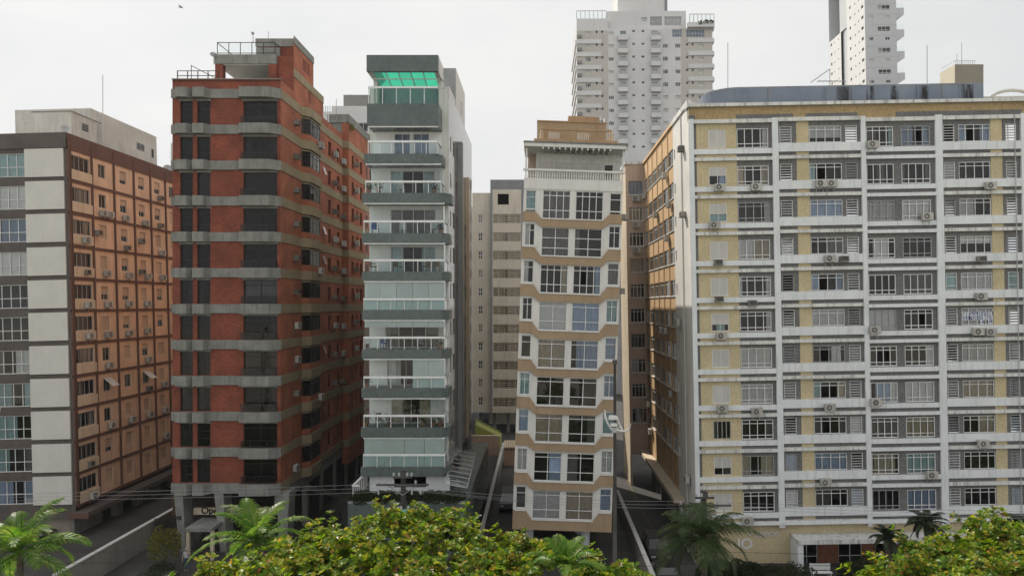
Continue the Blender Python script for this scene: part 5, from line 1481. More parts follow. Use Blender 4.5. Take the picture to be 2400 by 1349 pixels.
Hh = Bld('roof_tower', 'small tan tower with a roof railing rising behind the right-hand block', 76.0, 2238, 0)
hx = Hh.side(); sH = Hh.s; zH = lambda py: CAMH - (py - CY) * sH
TAN = mat('tan_tile', (.30, .27, .22), .8, .08, .5, .1, 14, streak=.15, bump=.1); TANL = mat('tan_flank_lit', (.55, .50, .40), .8, .08, .5, .05, streak=.3, bump=.1)  # flank is a paler tan: its sunlight is put into the colour
wH = 67 * sH
hx.ob('wall', wallmesh(0, wH, -1, zH(151), [], (TAN,)))
Hh.side(0, 2.8, -math.pi / 2).ob('wall', wallmesh(0, 2.8, -1, zH(151), [], (TANL,)))
b = MB(); b.quad((0, 0, zH(151)), (wH, 0, zH(151)), (wH, 2.8, zH(151)), (0, 2.8, zH(151))); b.quad((wH, 0, -1), (wH, 2.8, -1), (wH, 2.8, zH(151)), (wH, 0, zH(151))); b.quad((0, 2.8, -1), (wH, 2.8, -1), (wH, 2.8, zH(151)), (0, 2.8, zH(151)))
hx.ob('roof', b.mesh('roof', CONC))
for k in range(11): hx.ob('rail_post', boxmesh(.03, .03, .42, STEEL, 'rail_post'), .1 + k * .2, .1, zH(151))
hx.ob('rail_bar', MB().box(.05, 2.3, .1, .13, zH(151) + .42, zH(151) + .45).mesh('rail_bar', STEEL))
Hh.side(0, 2.8, -math.pi / 2).ob('rail_bar', MB().box(0, 2.8, .1, .13, zH(151) + .42, zH(151) + .45).mesh('rail_bar', STEEL))

# ================================================================== foreground and street
from mathutils import noise as mnoise
def at(px, py, D): return Vector(((px - CX) / FPX * D, D, CAMH - (py - CY) / FPX * D))

# ---------------------------------------------------------------- boundary walls, gates, yards
WALLG = mat('garden_wall_render', (.27, .255, .225), .85, .12, .6, .06, 16, streak=.55, bump=.15)
CAPW = mat('wall_cap_white', (.60, .59, .56), .8, .1, .8, .05, streak=.4, bump=.1)
def gwall(label, x, y0, y1, h, t=.22, capm=None):
    w = thing('boundary_wall', label, 'wall', (x, y0, 0), group='boundary walls between the plots')
    ob('wall', MB().box(-t / 2, t / 2, 0, y1 - y0, -.2, h).mesh('wall', WALLG), w)
    ob('coping', MB().box(-t / 2 - .06, t / 2 + .06, -.05, y1 - y0, h, h + .08).mesh('coping', capm or CAPW), w)
gwall('grey boundary wall with pale coping between the brown block and brick block', -33.0, 49.5, 80, 2.0)
gwall('white-topped boundary wall between the teal tower and leaning block', -4.7, 50, 98, 1.75)
gwall('boundary wall beside the driveway of the right-hand block', 8.0, 44.5, 74, 1.55)
gwall('low boundary wall between the brick block and teal podium', -15.2, 48, 82, 1.6)
def gate(label, p0, p1, h, n, m=BLACK):
    w = thing('iron_gate', label, 'gate', p0)
    d = Vector(p1) - Vector(p0); L = d.length; a = math.atan2(d.y, d.x); w.rotation_euler = (0, 0, a)
    bar = MB().box(-.015, .015, -.015, .015, 0, h).mesh('bar', m)
    for i in range(n + 1): ob('bar', bar, w, (L * i / n, 0, 0))
    for z in (.12, h - .1): ob('rail', MB().box(0, L, -.02, .02, z, z + .05).mesh('rail', m), w)
gate('black iron gate between the grey wall and the brick block leg', (-32.8, 62.0, 0), (-30.2, 62.0, 0), 2.2, 26)
gate('black street railing in front of the brown block', (-46, 49.2, 0), (-33.2, 49.2, 0), 1.3, 60)
w = thing('yard_wall', 'beige cross wall closing the yard beside the teal tower', 'wall', (-9.2, 98.2, 0))
ob('wall', MB().box(0, 3.9, 0, .25, -.2, 2.6).mesh('wall', PINK), w); ob('coping', MB().box(-.05, 3.95, -.05, .3, 2.6, 2.72).mesh('coping', CREAM), w)
w = thing('yard_gatehouse', 'pink wall with a pale tiled lean-to roof beside the leaning block', 'shed', (-4.4, 92, 0))
ob('wall', MB().box(0, 2.6, 0, .25, -.2, 2.3).mesh('wall', PINK), w)
for k in range(9): ob('roof_tile', MB().prism([(-.15, 2.3), (-.15, 2.38), (1.6, 2.95), (1.6, 2.87)], k * .29, k * .29 + .25, axis='x').mesh('roof_tile', CREAM), w)
for k in range(7): ob('vent_block', boxmesh(.2, .02, .18, BLACK, 'vent_block'), w, (.2 + k * .32, -.021, 1.95))
LAWN2 = mat('yellow_green_paint', (.36, .42, .10), .8, .1, .6, .1, bump=.1)
w = thing('sloping_ramp', 'yellow-green ramp with balusters behind the yard wall', 'ramp', (-9.0, 103, 0))
ob('ramp', MB().prism([(0, 0), (3.6, 0), (3.6, 1.6), (0, 3.4)], 0, 3).mesh('ramp', LAWN2), w)
for k in range(12): ob('baluster', boxmesh(.1, .1, .9, CREAM, 'baluster'), w, (.1 + k * .3, .0, 3.25 - k * .15))
ob('rail', MB().prism([(0, 4.1), (3.6, 2.3), (3.6, 2.45), (0, 4.25)], -.03, .13).mesh('rail', LAWN2), w)
# steps and planting beds in front of the brick block
w = thing('entrance_steps', 'three wide paved steps in front of the brick block', 'steps', (-30.2, 50.2, 0))
for k in range(4): ob('step', MB().box(0, 3.4, k * .45, 4, k * .15, k * .15 + .149).mesh('step', PAVE), w)
w = thing('planter_bed', 'brick-edged planting bed in front of the yellow and grey block', 'planter', (13.2, 50.6, 0))
ob('edge', MB().box(0, 6.5, 0, .2, 0, .35).mesh('edge', BRK2), w); ob('soil', MB().box(0, 6.5, .2, 5.5, 0, .25).mesh('soil', mat('soil', (.03, .022, .015), .95, .3, 2, .3, bump=.5)), w)
w = thing('entrance_kerb', 'terracotta kerb along the lobby front of the right-hand block', 'kerb', (22.3, 53.3, 0))
ob('kerb', MB().box(0, 14, 0, .25, 0, .22).mesh('kerb', BRK2), w)
w = thing('driveway_line', 'yellow painted line along the shaded driveway', 'marking', (10.3, 58, .004))
ob('line', MB().box(0, .10, 0, 30, 0, .004).mesh('line', mat('yellow_line', (.16, .11, .03), .8)), w)

# white slatted bench
bn = thing('garden_bench', 'white slatted bench before the brick lobby panel', 'bench', ((1904 - CX) / FPX * 54, 54, 0))
for k in range(4): ob('seat_slat', boxmesh(1.55, .10, .035, FW, 'slat'), bn, (0, .02 + k * .125, .45))
for k in range(4): ob('back_slat', boxmesh(1.55, .03, .09, FW, 'bslat'), bn, (0, .55, .55 + k * .12))
for x in (.08, 1.4):
    for y in (.05, .5): ob('leg', boxmesh(.05, .05, .45, FW, 'bleg'), bn, (x, y, 0))
    ob('back_post', boxmesh(.05, .03, .6, FW, 'bpost'), bn, (x, .581, .45))

# ---------------------------------------------------------------- foliage
ALM = leafmat('almond_leaf', [(0, (.04, .085, .004)), (.30, (.085, .165, .005)), (.60, (.16, .235, .006)), (.82, (.26, .26, .010)), (.95, (.30, .22, .03)), (.992, (.26, .15, .03)), (1, (.30, .07, .02))], .36, .42, .30, .35)
DKL = leafmat('dark_shrub_leaf', [(0, (.018, .03, .010)), (.6, (.03, .048, .014)), (1, (.05, .06, .02))], .25, .5, .3)
YLL = leafmat('yellow_shrub_leaf', [(0, (.10, .12, .02)), (.6, (.16, .15, .03)), (1, (.22, .17, .04))], .35, .5, .3)
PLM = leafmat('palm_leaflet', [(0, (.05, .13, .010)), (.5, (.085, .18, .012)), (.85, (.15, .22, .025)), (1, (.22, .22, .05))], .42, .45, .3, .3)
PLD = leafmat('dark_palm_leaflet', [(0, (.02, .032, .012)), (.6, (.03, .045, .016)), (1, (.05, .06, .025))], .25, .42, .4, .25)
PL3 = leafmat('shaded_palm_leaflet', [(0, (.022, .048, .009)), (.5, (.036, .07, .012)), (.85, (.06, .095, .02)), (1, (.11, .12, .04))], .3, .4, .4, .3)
BARK = mat('bark', (.13, .105, .08), .95, .25, 2, .2, 18, bump=.6)

def leaf_verts(base, d, up, L, W, b):
    """obovate leaf folded along the midrib: 2 quads"""
    d = d.normalized(); s = d.cross(up)
    if s.length < 1e-3: s = Vector((1, 0, 0))
    s.normalize(); n = s.cross(d)
    k = len(b.v)
    c = base
    pts = [c, c + d * L * .45 + s * W * .36 + n * L * .07, c + d * L * .82 + s * W * .5 + n * L * .04, c + d * L - n * L * .10, c + d * L * .82 - s * W * .5 + n * L * .04, c + d * L * .45 - s * W * .36 + n * L * .07]
    b.v += [tuple(p) for p in pts]
    b.f += [(k, k + 1, k + 2, k + 3), (k, k + 3, k + 4, k + 5)]; b.m += [0, 0]

def rosette(b, p, axis, r, L):
    a = axis.normalized()
    t = a.orthogonal().normalized(); q = a.cross(t)
    n = r.randint(5, 8); ph = r.uniform(0, 6.28)
    for i in range(n):
        w = ph + 6.283 * i / n + r.uniform(-.3, .3)
        el = r.uniform(.1, .75)
        d = (t * math.cos(w) + q * math.sin(w)) * math.cos(el) + a * math.sin(el)
        d.z += r.uniform(-.15, .2)
        l = L * r.uniform(.7, 1.15)
        leaf_verts(p, d, a + Vector((r.uniform(-.3, .3), r.uniform(-.3, .3), 0)), l, l * .62, b)

def almond(label, blobs, trunk, seed, L=.28, dens=11, nind=260):
    r = random.Random(seed)
    t = thing('almond_tree', label, 'tree', trunk, group='sea almond trees in front of the towers')
    T = Vector(trunk)
    tb = MB()
    cz = sum(b[0].z for b in blobs) / len(blobs); cxm = sum(b[0].x for b in blobs) / len(blobs); cym = sum(b[0].y for b in blobs) / len(blobs)
    hub = Vector((T.x + (cxm - T.x) * .4, T.y + (cym - T.y) * .4, cz - 3.2)) - T
    tb.tube([(0, 0, -.2), tuple(hub * .5 + Vector((.2, .1, 0))), tuple(hub)], .28, 8, r1=.18)
    for c, rx, ry, rz in blobs:
        e = c - T; m1 = hub + (e - hub) * .5 + Vector((0, 0, -.4))
        tb.tube([tuple(hub), tuple(m1), tuple(e)], .10, 5, r1=.03)
        for q in range(4):
            a = r.uniform(0, 6.28); tb.tube([tuple(m1 + (e - m1) * .4), tuple(e + Vector((rx * .7 * math.cos(a), ry * .7 * math.sin(a), rz * .35)))], .035, 4, r1=.01)
    b = MB(); spots = []
    for c, rx, ry, rz in blobs:
        n = int(dens * (rx + ry + rz) ** 2 / 2.2)
        nsub = max(6, int(n / 30))
        subs = []
        for i in range(nsub):
            u = r.uniform(-.25, 1); a = r.uniform(0, 6.283); sq = math.sqrt(max(0, 1 - u * u)); k = r.uniform(.72, 1.02)
            subs.append((Vector((c.x + sq * math.cos(a) * rx * k, c.y + sq * math.sin(a) * ry * k, c.z + u * rz * k)), r.uniform(.30, .62)))
        for sc_, rs in subs:                      # leafy sub-clumps: lit tops, dark undersides
            for i in range(int(30 * (rs / .45) ** 2)):
                u = r.uniform(-.15, 1); a = r.uniform(0, 6.283); sq = math.sqrt(max(0, 1 - u * u))
                d = Vector((sq * math.cos(a), sq * math.sin(a), u))
                p = sc_ + Vector((d.x * rs, d.y * rs, d.z * rs * .6)) * r.uniform(.75, 1.1) - T
                ax = Vector((d.x * .7, d.y * .7, max(.2, d.z) + .35))
                if d.y < .1 and len(spots) < 6000: spots.append((p, ax))
                rosette(b, p, ax, r, L)
        for i in range(7):                        # ragged sprigs that stand proud of the crown
            u = r.uniform(.25, 1); a = r.uniform(0, 6.283); sq = math.sqrt(1 - u * u)
            d = Vector((sq * math.cos(a), sq * math.sin(a), u)); q0 = Vector((c.x + d.x * rx, c.y + d.y * ry, c.z + d.z * rz)) - T
            e = d * r.uniform(.35, .85) + Vector((0, 0, r.uniform(0, .25)))
            tb.tube([tuple(q0 - d * .5), tuple(q0), tuple(q0 + e)], .025, 4, r1=.008)
            for q in range(5):
                rosette(b, q0 + e * (.25 + .19 * q) + Vector((r.uniform(-.14, .14), r.uniform(-.14, .14), r.uniform(-.05, .1))), d + Vector((0, 0, .6)), r, L * r.uniform(.65, 1))
        for i in range(n // 3):
            u = r.uniform(-.35, 1); a = r.uniform(0, 6.283); sq = math.sqrt(max(0, 1 - u * u))
            d = Vector((sq * math.cos(a), sq * math.sin(a), u))
            bump = 1 + .50 * mnoise.noise(c * .7 + d * 2.3) + .20 * mnoise.noise(c + d * 6)
            k = bump * (1 if r.random() < .84 else r.uniform(.6, .95))
            p = Vector((c.x + d.x * rx * k, c.y + d.y * ry * k, c.z + d.z * rz * k)) - T
            ax = Vector((d.x * .6, d.y * .6, max(.25, d.z) + .4))
            if d.y < .1 and d.z > -.1 and k > .95 and len(spots) < 6000: spots.append((p, ax))
            rosette(b, p, ax, r, L)
    ob('trunk', tb.mesh('trunk', BARK, smooth=True), t)
    cr = ob('crown', b.mesh('crown', ALM), t); cr['kind'] = 'stuff'
    ros = []
    for q in range(5):
        m = MB(); rosette(m, Vector((0, 0, 0)), Vector((0, 0, 1)), r, L * 1.08); ros.append(m.mesh('leaf_cluster', ALM))
    r.shuffle(spots)
    for p, ax in spots[:nind]:
        o = ob('leaf_cluster', ros[r.randrange(5)], cr, tuple(p + ax.normalized() * .08))
        o.rotation_euler = ax.to_track_quat('Z', 'Y').to_euler(); o.rotation_euler.rotate_axis('Z', r.uniform(0, 6.28))
    return t

def blob(px, py, D, rpx, ry=None, sq=.72):
    """crown clump whose TOP is at pixel (px, py)"""
    R = rpx / FPX * D
    c = at(px, py + 20, D); rz = R * sq
    return (Vector((c.x, c.y, c.z - rz)), R, ry or R * .9, rz)
almond('broad sea almond tree with yellow-green leaves before the teal tower',
       [blob(490, 1330, 27, 62), blob(565, 1312, 29, 66), blob(650, 1262, 31, 70), blob(735, 1232, 31, 74), blob(812, 1228, 30, 66), blob(905, 1196, 31, 66), blob(950, 1192, 30, 52), blob(1035, 1202, 31, 58), blob(1088, 1210, 32, 36),
        blob(1130, 1258, 30, 70), blob(1215, 1250, 31, 66), blob(1258, 1268, 31, 36), blob(600, 1318, 26, 80), blob(715, 1290, 27, 80), blob(830, 1262, 27, 84), blob(935, 1250, 27.5, 84), blob(1040, 1262, 27, 80), blob(1150, 1296, 27, 84), blob(1215, 1310, 27, 60),
        blob(760, 1338, 25, 90), blob(960, 1346, 24.5, 84), blob(1110, 1349, 25, 80), blob(870, 1322, 25.5, 80)],
       (-6.5, 29, 0), 31, dens=19)
almond('sea almond tree with ragged bright crown at the right edge',
       [blob(2315, 1206, 30, 38), blob(2360, 1250, 29, 60), blob(2400, 1262, 29, 60), blob(2245, 1268, 29, 60), blob(2165, 1262, 30, 45), blob(2290, 1262, 29, 56), blob(2190, 1302, 27, 64), blob(2110, 1325, 27, 56), blob(2060, 1330, 27, 36),
        blob(2280, 1305, 26.5, 76), blob(2370, 1310, 26.5, 80), blob(2460, 1280, 28, 80), blob(2440, 1330, 26, 80), blob(2230, 1345, 25.5, 76), blob(2330, 1345, 25, 80)],
       (18.5, 30, 0), 47, dens=19)
almond('low sea almond tree top below the tall street lamp',
       [blob(1372, 1332, 27, 40), blob(1420, 1322, 27.5, 44), blob(1475, 1336, 27.5, 40), blob(1385, 1349, 26, 36), blob(1440, 1352, 26, 50)],
       (2.5, 27.5, 0), 53, dens=19, nind=120)

def frond_mesh(r, L, m, el, lift=.0, droop=1.0, n=38, lw=.07, ll=.8):
    """feather frond along +X: curved rachis with two rows of hanging leaflets"""
    b = MB(); pts = []; p = Vector((0, 0, 0)); a = el; st = L / 14
    for i in range(15):
        pts.append(p.copy()); p = p + Vector((math.cos(a) * st, 0, math.sin(a) * st)); a -= droop * (.05 + .10 * i / 14)
    b.tube([tuple(q) for q in pts], .035, 5, r1=.008)
    side = Vector((0, 1, 0))
    for i in range(n):
        t = .10 + .90 * (i / (n - 1)); f = t * 14; k = min(13, int(f)); q = pts[k].lerp(pts[k + 1], f - k)
        tg = (pts[k + 1] - pts[k]).normalized(); nm = side.cross(tg); nm = nm if nm.z > 0 else -nm
        l = ll * (math.sin(math.pi * (.15 + .80 * t)) ** .7) * r.uniform(.85, 1.1)
        for s in (-1, 1):
            d = (tg * (.55 + .5 * t) + side * s * .9 + nm * (.25 - .2 * r.random())).normalized()
            d2 = (d + Vector((0, 0, -.55 - .4 * r.random()))).normalized()
            w = tg * lw * .5
            m1 = q + d * l * .5; e = m1 + d2 * l * .5
            kk = len(b.v)
            b.v += [tuple(q - w * .6), tuple(q + w * .6), tuple(m1 + w), tuple(m1 - w), tuple(e)]
            b.f += [(kk, kk + 1, kk + 2, kk + 3), (kk + 3, kk + 2, kk + 4)]; b.m += [0, 0]
    return b.mesh('frond', m)

def palm(label, px, py, D, L, nf, seed, m=PLM, spear=True, trunk_r=.14, els=(-.2, 1.3), azs=None, group='palms along the front gardens', name='palm_tree', ll=.8, droop=1.0):
    r = random.Random(seed); c = at(px, py, D)
    t = thing(name, label, 'palm', (c.x, c.y, 0), group=group)
    tk = MB(); zs = [c.z * i / 10 for i in range(11)]
    tk.tube([(.12 * math.sin(i * .5), .05 * i / 10, zs[i]) for i in range(11)], trunk_r * 1.25, 9, r1=trunk_r * .85)
    top = Vector((.12 * math.sin(5), .05, c.z))
    ob('trunk', tk.mesh('trunk', BARK, smooth=True), t)
    for i in range(nf):
        az = 6.283 * i * .382 + r.uniform(-.25, .25) if azs is None else azs[i % len(azs)] + r.uniform(-.1, .1)
        el = els[0] + (els[1] - els[0]) * (i / max(1, nf - 1)) ** .9 + r.uniform(-.1, .1)
        o = ob('frond', frond_mesh(r, L * r.uniform(.85, 1.1) * (1 if el < 1 else .85), m, el, droop=droop * r.uniform(.75, 1.25), ll=ll), t, tuple(top))
        o.rotation_euler = (r.uniform(-.25, .25), 0, az)
    if spear: ob('spear_leaf', MB().tube([(0, 0, 0), (.03, 0, L * .35), (.08, 0, L * .6)], .04, 5, r1=.006).mesh('spear_leaf', PLM), t, tuple(top))
palm('bright green palm rising in front of the brick block', 606, 1272, 33, 2.9, 15, 3, els=(-.1, 1.35), ll=.75, droop=.9)
palm('green palm with drooping fronds at the left edge', 52, 1296, 30, 2.9, 17, 5, els=(-.2, 1.4), ll=.75)
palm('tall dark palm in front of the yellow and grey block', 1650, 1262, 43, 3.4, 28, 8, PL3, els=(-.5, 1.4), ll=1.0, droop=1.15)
palm('small palm between two almond crowns below the leaning block', 1330, 1330, 25.5, 1.45, 10, 12, els=(.3, 1.4), ll=.5, droop=.8)
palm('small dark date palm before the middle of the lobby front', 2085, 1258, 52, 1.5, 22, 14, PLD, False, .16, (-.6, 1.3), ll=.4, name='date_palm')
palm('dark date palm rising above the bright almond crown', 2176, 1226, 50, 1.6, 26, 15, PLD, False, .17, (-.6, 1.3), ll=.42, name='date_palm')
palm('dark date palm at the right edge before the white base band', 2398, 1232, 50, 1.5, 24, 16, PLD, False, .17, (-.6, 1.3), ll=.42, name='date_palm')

def shrub(label, c, R, n, m, L, seed, squash=.85, name='shrub', solid=True, group='shrubs in the front gardens'):
    r = random.Random(seed); t = thing(name, label, 'shrub', c, group=group)
    b = MB()
    for i in range(n):
        u = r.uniform(-.7, 1); a = r.uniform(0, 6.283); sq = math.sqrt(max(0, 1 - u * u)); d = Vector((sq * math.cos(a), sq * math.sin(a), u))
        k = (1 + .35 * mnoise.noise(Vector(c) + d * 2.2)) * (1 if r.random() < .6 else r.uniform(.3, 1))
        p = Vector((d.x * R * k, d.y * R * k, R * squash + d.z * R * squash * k))
        for q in range(2):
            dd = d + Vector((r.uniform(-.9, .9), r.uniform(-.9, .9), r.uniform(-.4, .8)))
            leaf_verts(p, dd, Vector((r.uniform(-1, 1), r.uniform(-1, 1), .3)), L * r.uniform(.7, 1.3), L * .6, b)
    f = ob('foliage', b.mesh('foliage', m), t); f['kind'] = 'stuff'
    st = MB()
    for q in range(4): a = r.uniform(0, 6.28); st.tube([(0, 0, -.1), (R * .4 * math.cos(a), R * .4 * math.sin(a), R * squash)], .04, 5, r1=.015)
    ob('stem', st.mesh('stem', BARK), t)
shrub('large dark clipped globe shrub before the lobby entrance', (at(1868, 1300, 50).x, 50, .1), 1.35, 2600, DKL, .10, 1)
for i, px in enumerate((1655, 1690, 1725, 1760, 1990, 2040, 2080)):
    shrub(f"dark leafy bush at the foot of the yellow wall, {ORD[i] if i else 'first'} from the left", (at(px, 1300, 54).x, 53.6 + .5 * (i % 2), .0), .75 + .12 * (i % 3), 900, DKL, .15, 60 + i, .75)
shrub('low dark clipped shrub left of the globe shrub', (at(1797, 1300, 48).x, 48, .0), 1.0, 1500, DKL, .10, 2)
shrub('dark shrub under the palm beside the planting bed', (at(1812, 1300, 53).x, 53, .1), .8, 900, DKL, .10, 3)
shrub('leafy dark shrub right of the globe shrub', (at(1930, 1300, 50).x, 50.5, .0), .7, 700, DKL, .13, 4)
shrub('yellowish young tree beside the brick block leg', (at(385, 1300, 56).x, 56, .6), 1.0, 800, YLL, .17, 5, 1.25)
shrub('dark hedge mound beside the entrance steps', (at(352, 1349, 52).x, 52, .0), .9, 900, DKL, .10, 6, .7)
shrub('dark hedge mound behind the entrance steps', (at(372, 1330, 54).x, 54.5, .0), .8, 800, DKL, .10, 7, .7)
shrub('dark bush beside the carport wall', (at(112, 1270, 61).x, 61, .0), .9, 700, DKL, .12, 8)
for i, x in enumerate((-12.8, -11.2, -9.4, -7.6, -6.2)):
    shrub(f"dark trailing planter shrub on the teal podium, {['leftmost', 'second from left', 'middle', 'fourth from left', 'rightmost'][i]}", (x, 52.6, 6.15), .8, 1100, DKL, .13, 20 + i, .42, 'planter_shrub', group='planter shrubs on the teal podium')
for i, (px, D) in enumerate(((785, 62), (800, 58), (770, 66))):
    shrub(f"dim bush along the low wall beside the brick block, {['middle', 'nearest', 'farthest'][i]}", (at(px, 1250, D).x, D, 0), 1.0, 500, DKL, .14, 30 + i)
for i, (px, py) in enumerate(((1664, 58), (1640, 60), (1652, 58))):
    c = at(px, py, 165)
    shrub(f"tiny rooftop palm shrub on the tower terrace, {['right', 'left', 'middle'][i]}", (c.x, 164.3, c.z - .2), .45, 90, DKL, .3, 40 + i, group='terrace plants')
c = at(818, 308, 80); shrub('yellow-green plant at the roof edge of the far brick volume', (c.x, 80, c.z), .45, 160, YLL, .16, 50)

# ---------------------------------------------------------------- poles, wires, lamps
POLE = mat('weathered_pole', (.10, .095, .09), .8, .2, 1, .1, streak=.4, bump=.1)
CER = mat('ceramic', (.45, .46, .47), .3, bump=0)
TRF = mat('transformer_green', (.22, .45, .38), .5, .1, 2, .05, streak=.3, bump=0)
def power_pole(label, px, D, top_py, trf):
    c = at(px, top_py, D); p = thing('power_pole', label, 'pole', (c.x, D, 0), group='power poles')
    h = c.z
    ob('shaft', MB().tube([(0, 0, 0), (0, 0, h)], .22, 10, r1=.15).mesh('shaft', POLE, smooth=True), p)
    ob('pole_cap', MB().box(-.2, .2, -.2, .2, h - .35, h - .05).mesh('pole_cap', POLE), p)
    for z, w_ in ((h - .42, .6), (h - .9, 1.65)):
        a = ob('crossarm', MB().box(-w_, w_, -.30, -.2, z, z + .12).mesh('crossarm', POLE), p)
        for x in (-.92, -.35, .5, .95): ob('insulator', MB().lathe([(.05, 0), (.09, .05), (.05, .09), (.09, .14), (.04, .22)], 8).mesh('insulator', CER), a, (x * w_, -.25, z + .121))
    for s in (-1, 1): ob('brace', MB().tube([(s * .9, -.25, h - .88), (0, -.2, h - 1.5)], .03, 5).mesh('brace', STEEL), p)
    for x in (-1.5, .6, 1.15):
        ob('fuse', MB().tube([(x, -.35, h - .95), (x + .03, -.45, h - 1.4)], .05, 6).mesh('fuse', CER), p)
    if trf:
        t = ob('transformer', MB().prism([(-.75, 0), (.75, 0), (.75, 1.1), (.6, 1.25), (-.6, 1.25), (-.75, 1.1)], -1.05, -.3).mesh('transformer', TRF), p, (0, 0, h - 3.6))
        for x in (-.45, 0, .45): ob('bushing', MB().lathe([(.06, 0), (.09, .06), (.05, .12), (.09, .18), (.03, .3)], 8).mesh('bushing', CER), t, (x, -.65, 1.25))
        for k in range(7): ob('cooling_fin', boxmesh(.05, .12, .85, TRF, 'fin'), t, (-.6 + k * .2, -1.18, .12))
    return c
pc1 = power_pole('dark power pole with crossarms and green transformer before the teal podium', 945, 46.0, 1102, True)
pc2 = power_pole('dark power pole with crossarm hidden by the tall palm', 1650, 46.0, 1150, False)
WIRE = mat('cable_grey', (.30, .30, .31), .5, bump=0); WIRED = mat('cable_black', (.02, .02, .02), .6, bump=0)
def wire(label, pts, r, m, sag=.5):
    P = []
    for a, b in zip(pts[:-1], pts[1:]):
        a, b = Vector(a), Vector(b)
        for i in range(16):
            t = i / 16; q = a.lerp(b, t); q.z -= 4 * sag * t * (1 - t); P.append(tuple(q))
    P.append(tuple(pts[-1]))
    thing('power_cable', label, 'cable', group='overhead cables', me=MB().tube(P, r, 4).mesh('power_cable', m))
h1, h2 = pc1.z, pc2.z
for i, (dx, dz, nm) in enumerate(((-1.0, -.75, 'highest'), (-.4, -.8, 'middle'), (.95, -.85, 'lowest'))):
    z0 = dz - i * .17
    wire(f"{nm} pale power cable strung across the tower fronts", [(-60, 45.7, h1 - .6 + z0), (pc1.x + dx, 45.7, h1 + z0), (pc2.x + dx * .5, 45.7, h2 + z0 + .2), (60, 45.7, h2 - .6 + z0)], .009, WIRE, .35)
for i, (z, D) in enumerate(((5.2, 45.5), (4.6, 45.2))):
    wire(f"{['upper', 'lower'][i]} thin telephone cable sagging above the pavement", [(-60, D, z + .4), (pc1.x, D, z), (pc2.x, D, z - .2), (60, D, z)], .011, WIRED, .4)

LAMPW = mat('lamp_white', (.78, .78, .76), .4, .04, 2, 0, bump=0)
def street_lamp(label, px, D, top_py, arm_py, mirror=1):
    c = at(px, top_py, D); p = thing('street_lamp', label, 'street lamp', (c.x, D, 0), group='tall street lamps')
    ob('pole', MB().tube([(0, 0, 0), (0, 0, c.z)], .15, 10, r1=.07).mesh('pole', POLE, smooth=True), p)
    za = at(px, arm_py, D).z
    def q(pts): return [(mirror * x, y, za + z) for x, y, z in pts]
    ob('arm', MB().tube(q([(-.58, -.1, .78), (-.55, -.15, .45), (-.45, -.2, .12), (-.25, -.25, -.22), (-.05, -.25, -.40), (.12, -.2, -.35), (.22, -.15, -.12)]), .055, 8).mesh('arm', LAMPW, smooth=True), p)
    ob('arm', MB().tube(q([(.85, -.2, .05), (.78, -.25, -.2), (.6, -.3, -.36), (.3, -.3, -.36), (0, -.25, -.30)]), .055, 8).mesh('arm', LAMPW, smooth=True), p)
    ob('arm', MB().tube(q([(.12, -.2, .4), (.18, -.22, .1), (.28, -.25, -.1), (.38, -.25, -.3)]), .045, 8).mesh('arm', LAMPW, smooth=True), p)
    for (x, z, w_, h_) in ((-.12, .38, .5, .2), (-.1, .0, .36, .16)):
        hd = ob('lamp_head', MB().prism([(-w_ / 2, -h_ / 2), (w_ / 2, -h_ / 2), (w_ / 2, h_ * .2), (w_ * .3, h_ / 2), (-w_ * .35, h_ / 2), (-w_ / 2, h_ * .1)], -.35, .0).mesh('lamp_head', LAMPW), p, (mirror * x, -.1, za + z))
        ob('lens', MB().box(-w_ * .4, w_ * .4, -.3, -.05, -.012, -.001).mesh('lens', GLC), hd, (0, 0, -h_ / 2))
    ob('collar', MB().lathe([(.14, -.5), (.16, -.45), (.16, -.25), (.13, -.2)], 10).mesh('collar', LAMPW), p, (0, 0, za))
    ob('junction', MB().box(-.12, .12, -.12, .12, c.z - .1, c.z + .12).mesh('junction', POLE), p)
street_lamp('tall dark street lamp with white curved arms before the leaning block', 1441, 40.0, 848, 992)
street_lamp('street lamp with white curved arms entering at the left edge', -22, 40.0, 830, 985, -1)

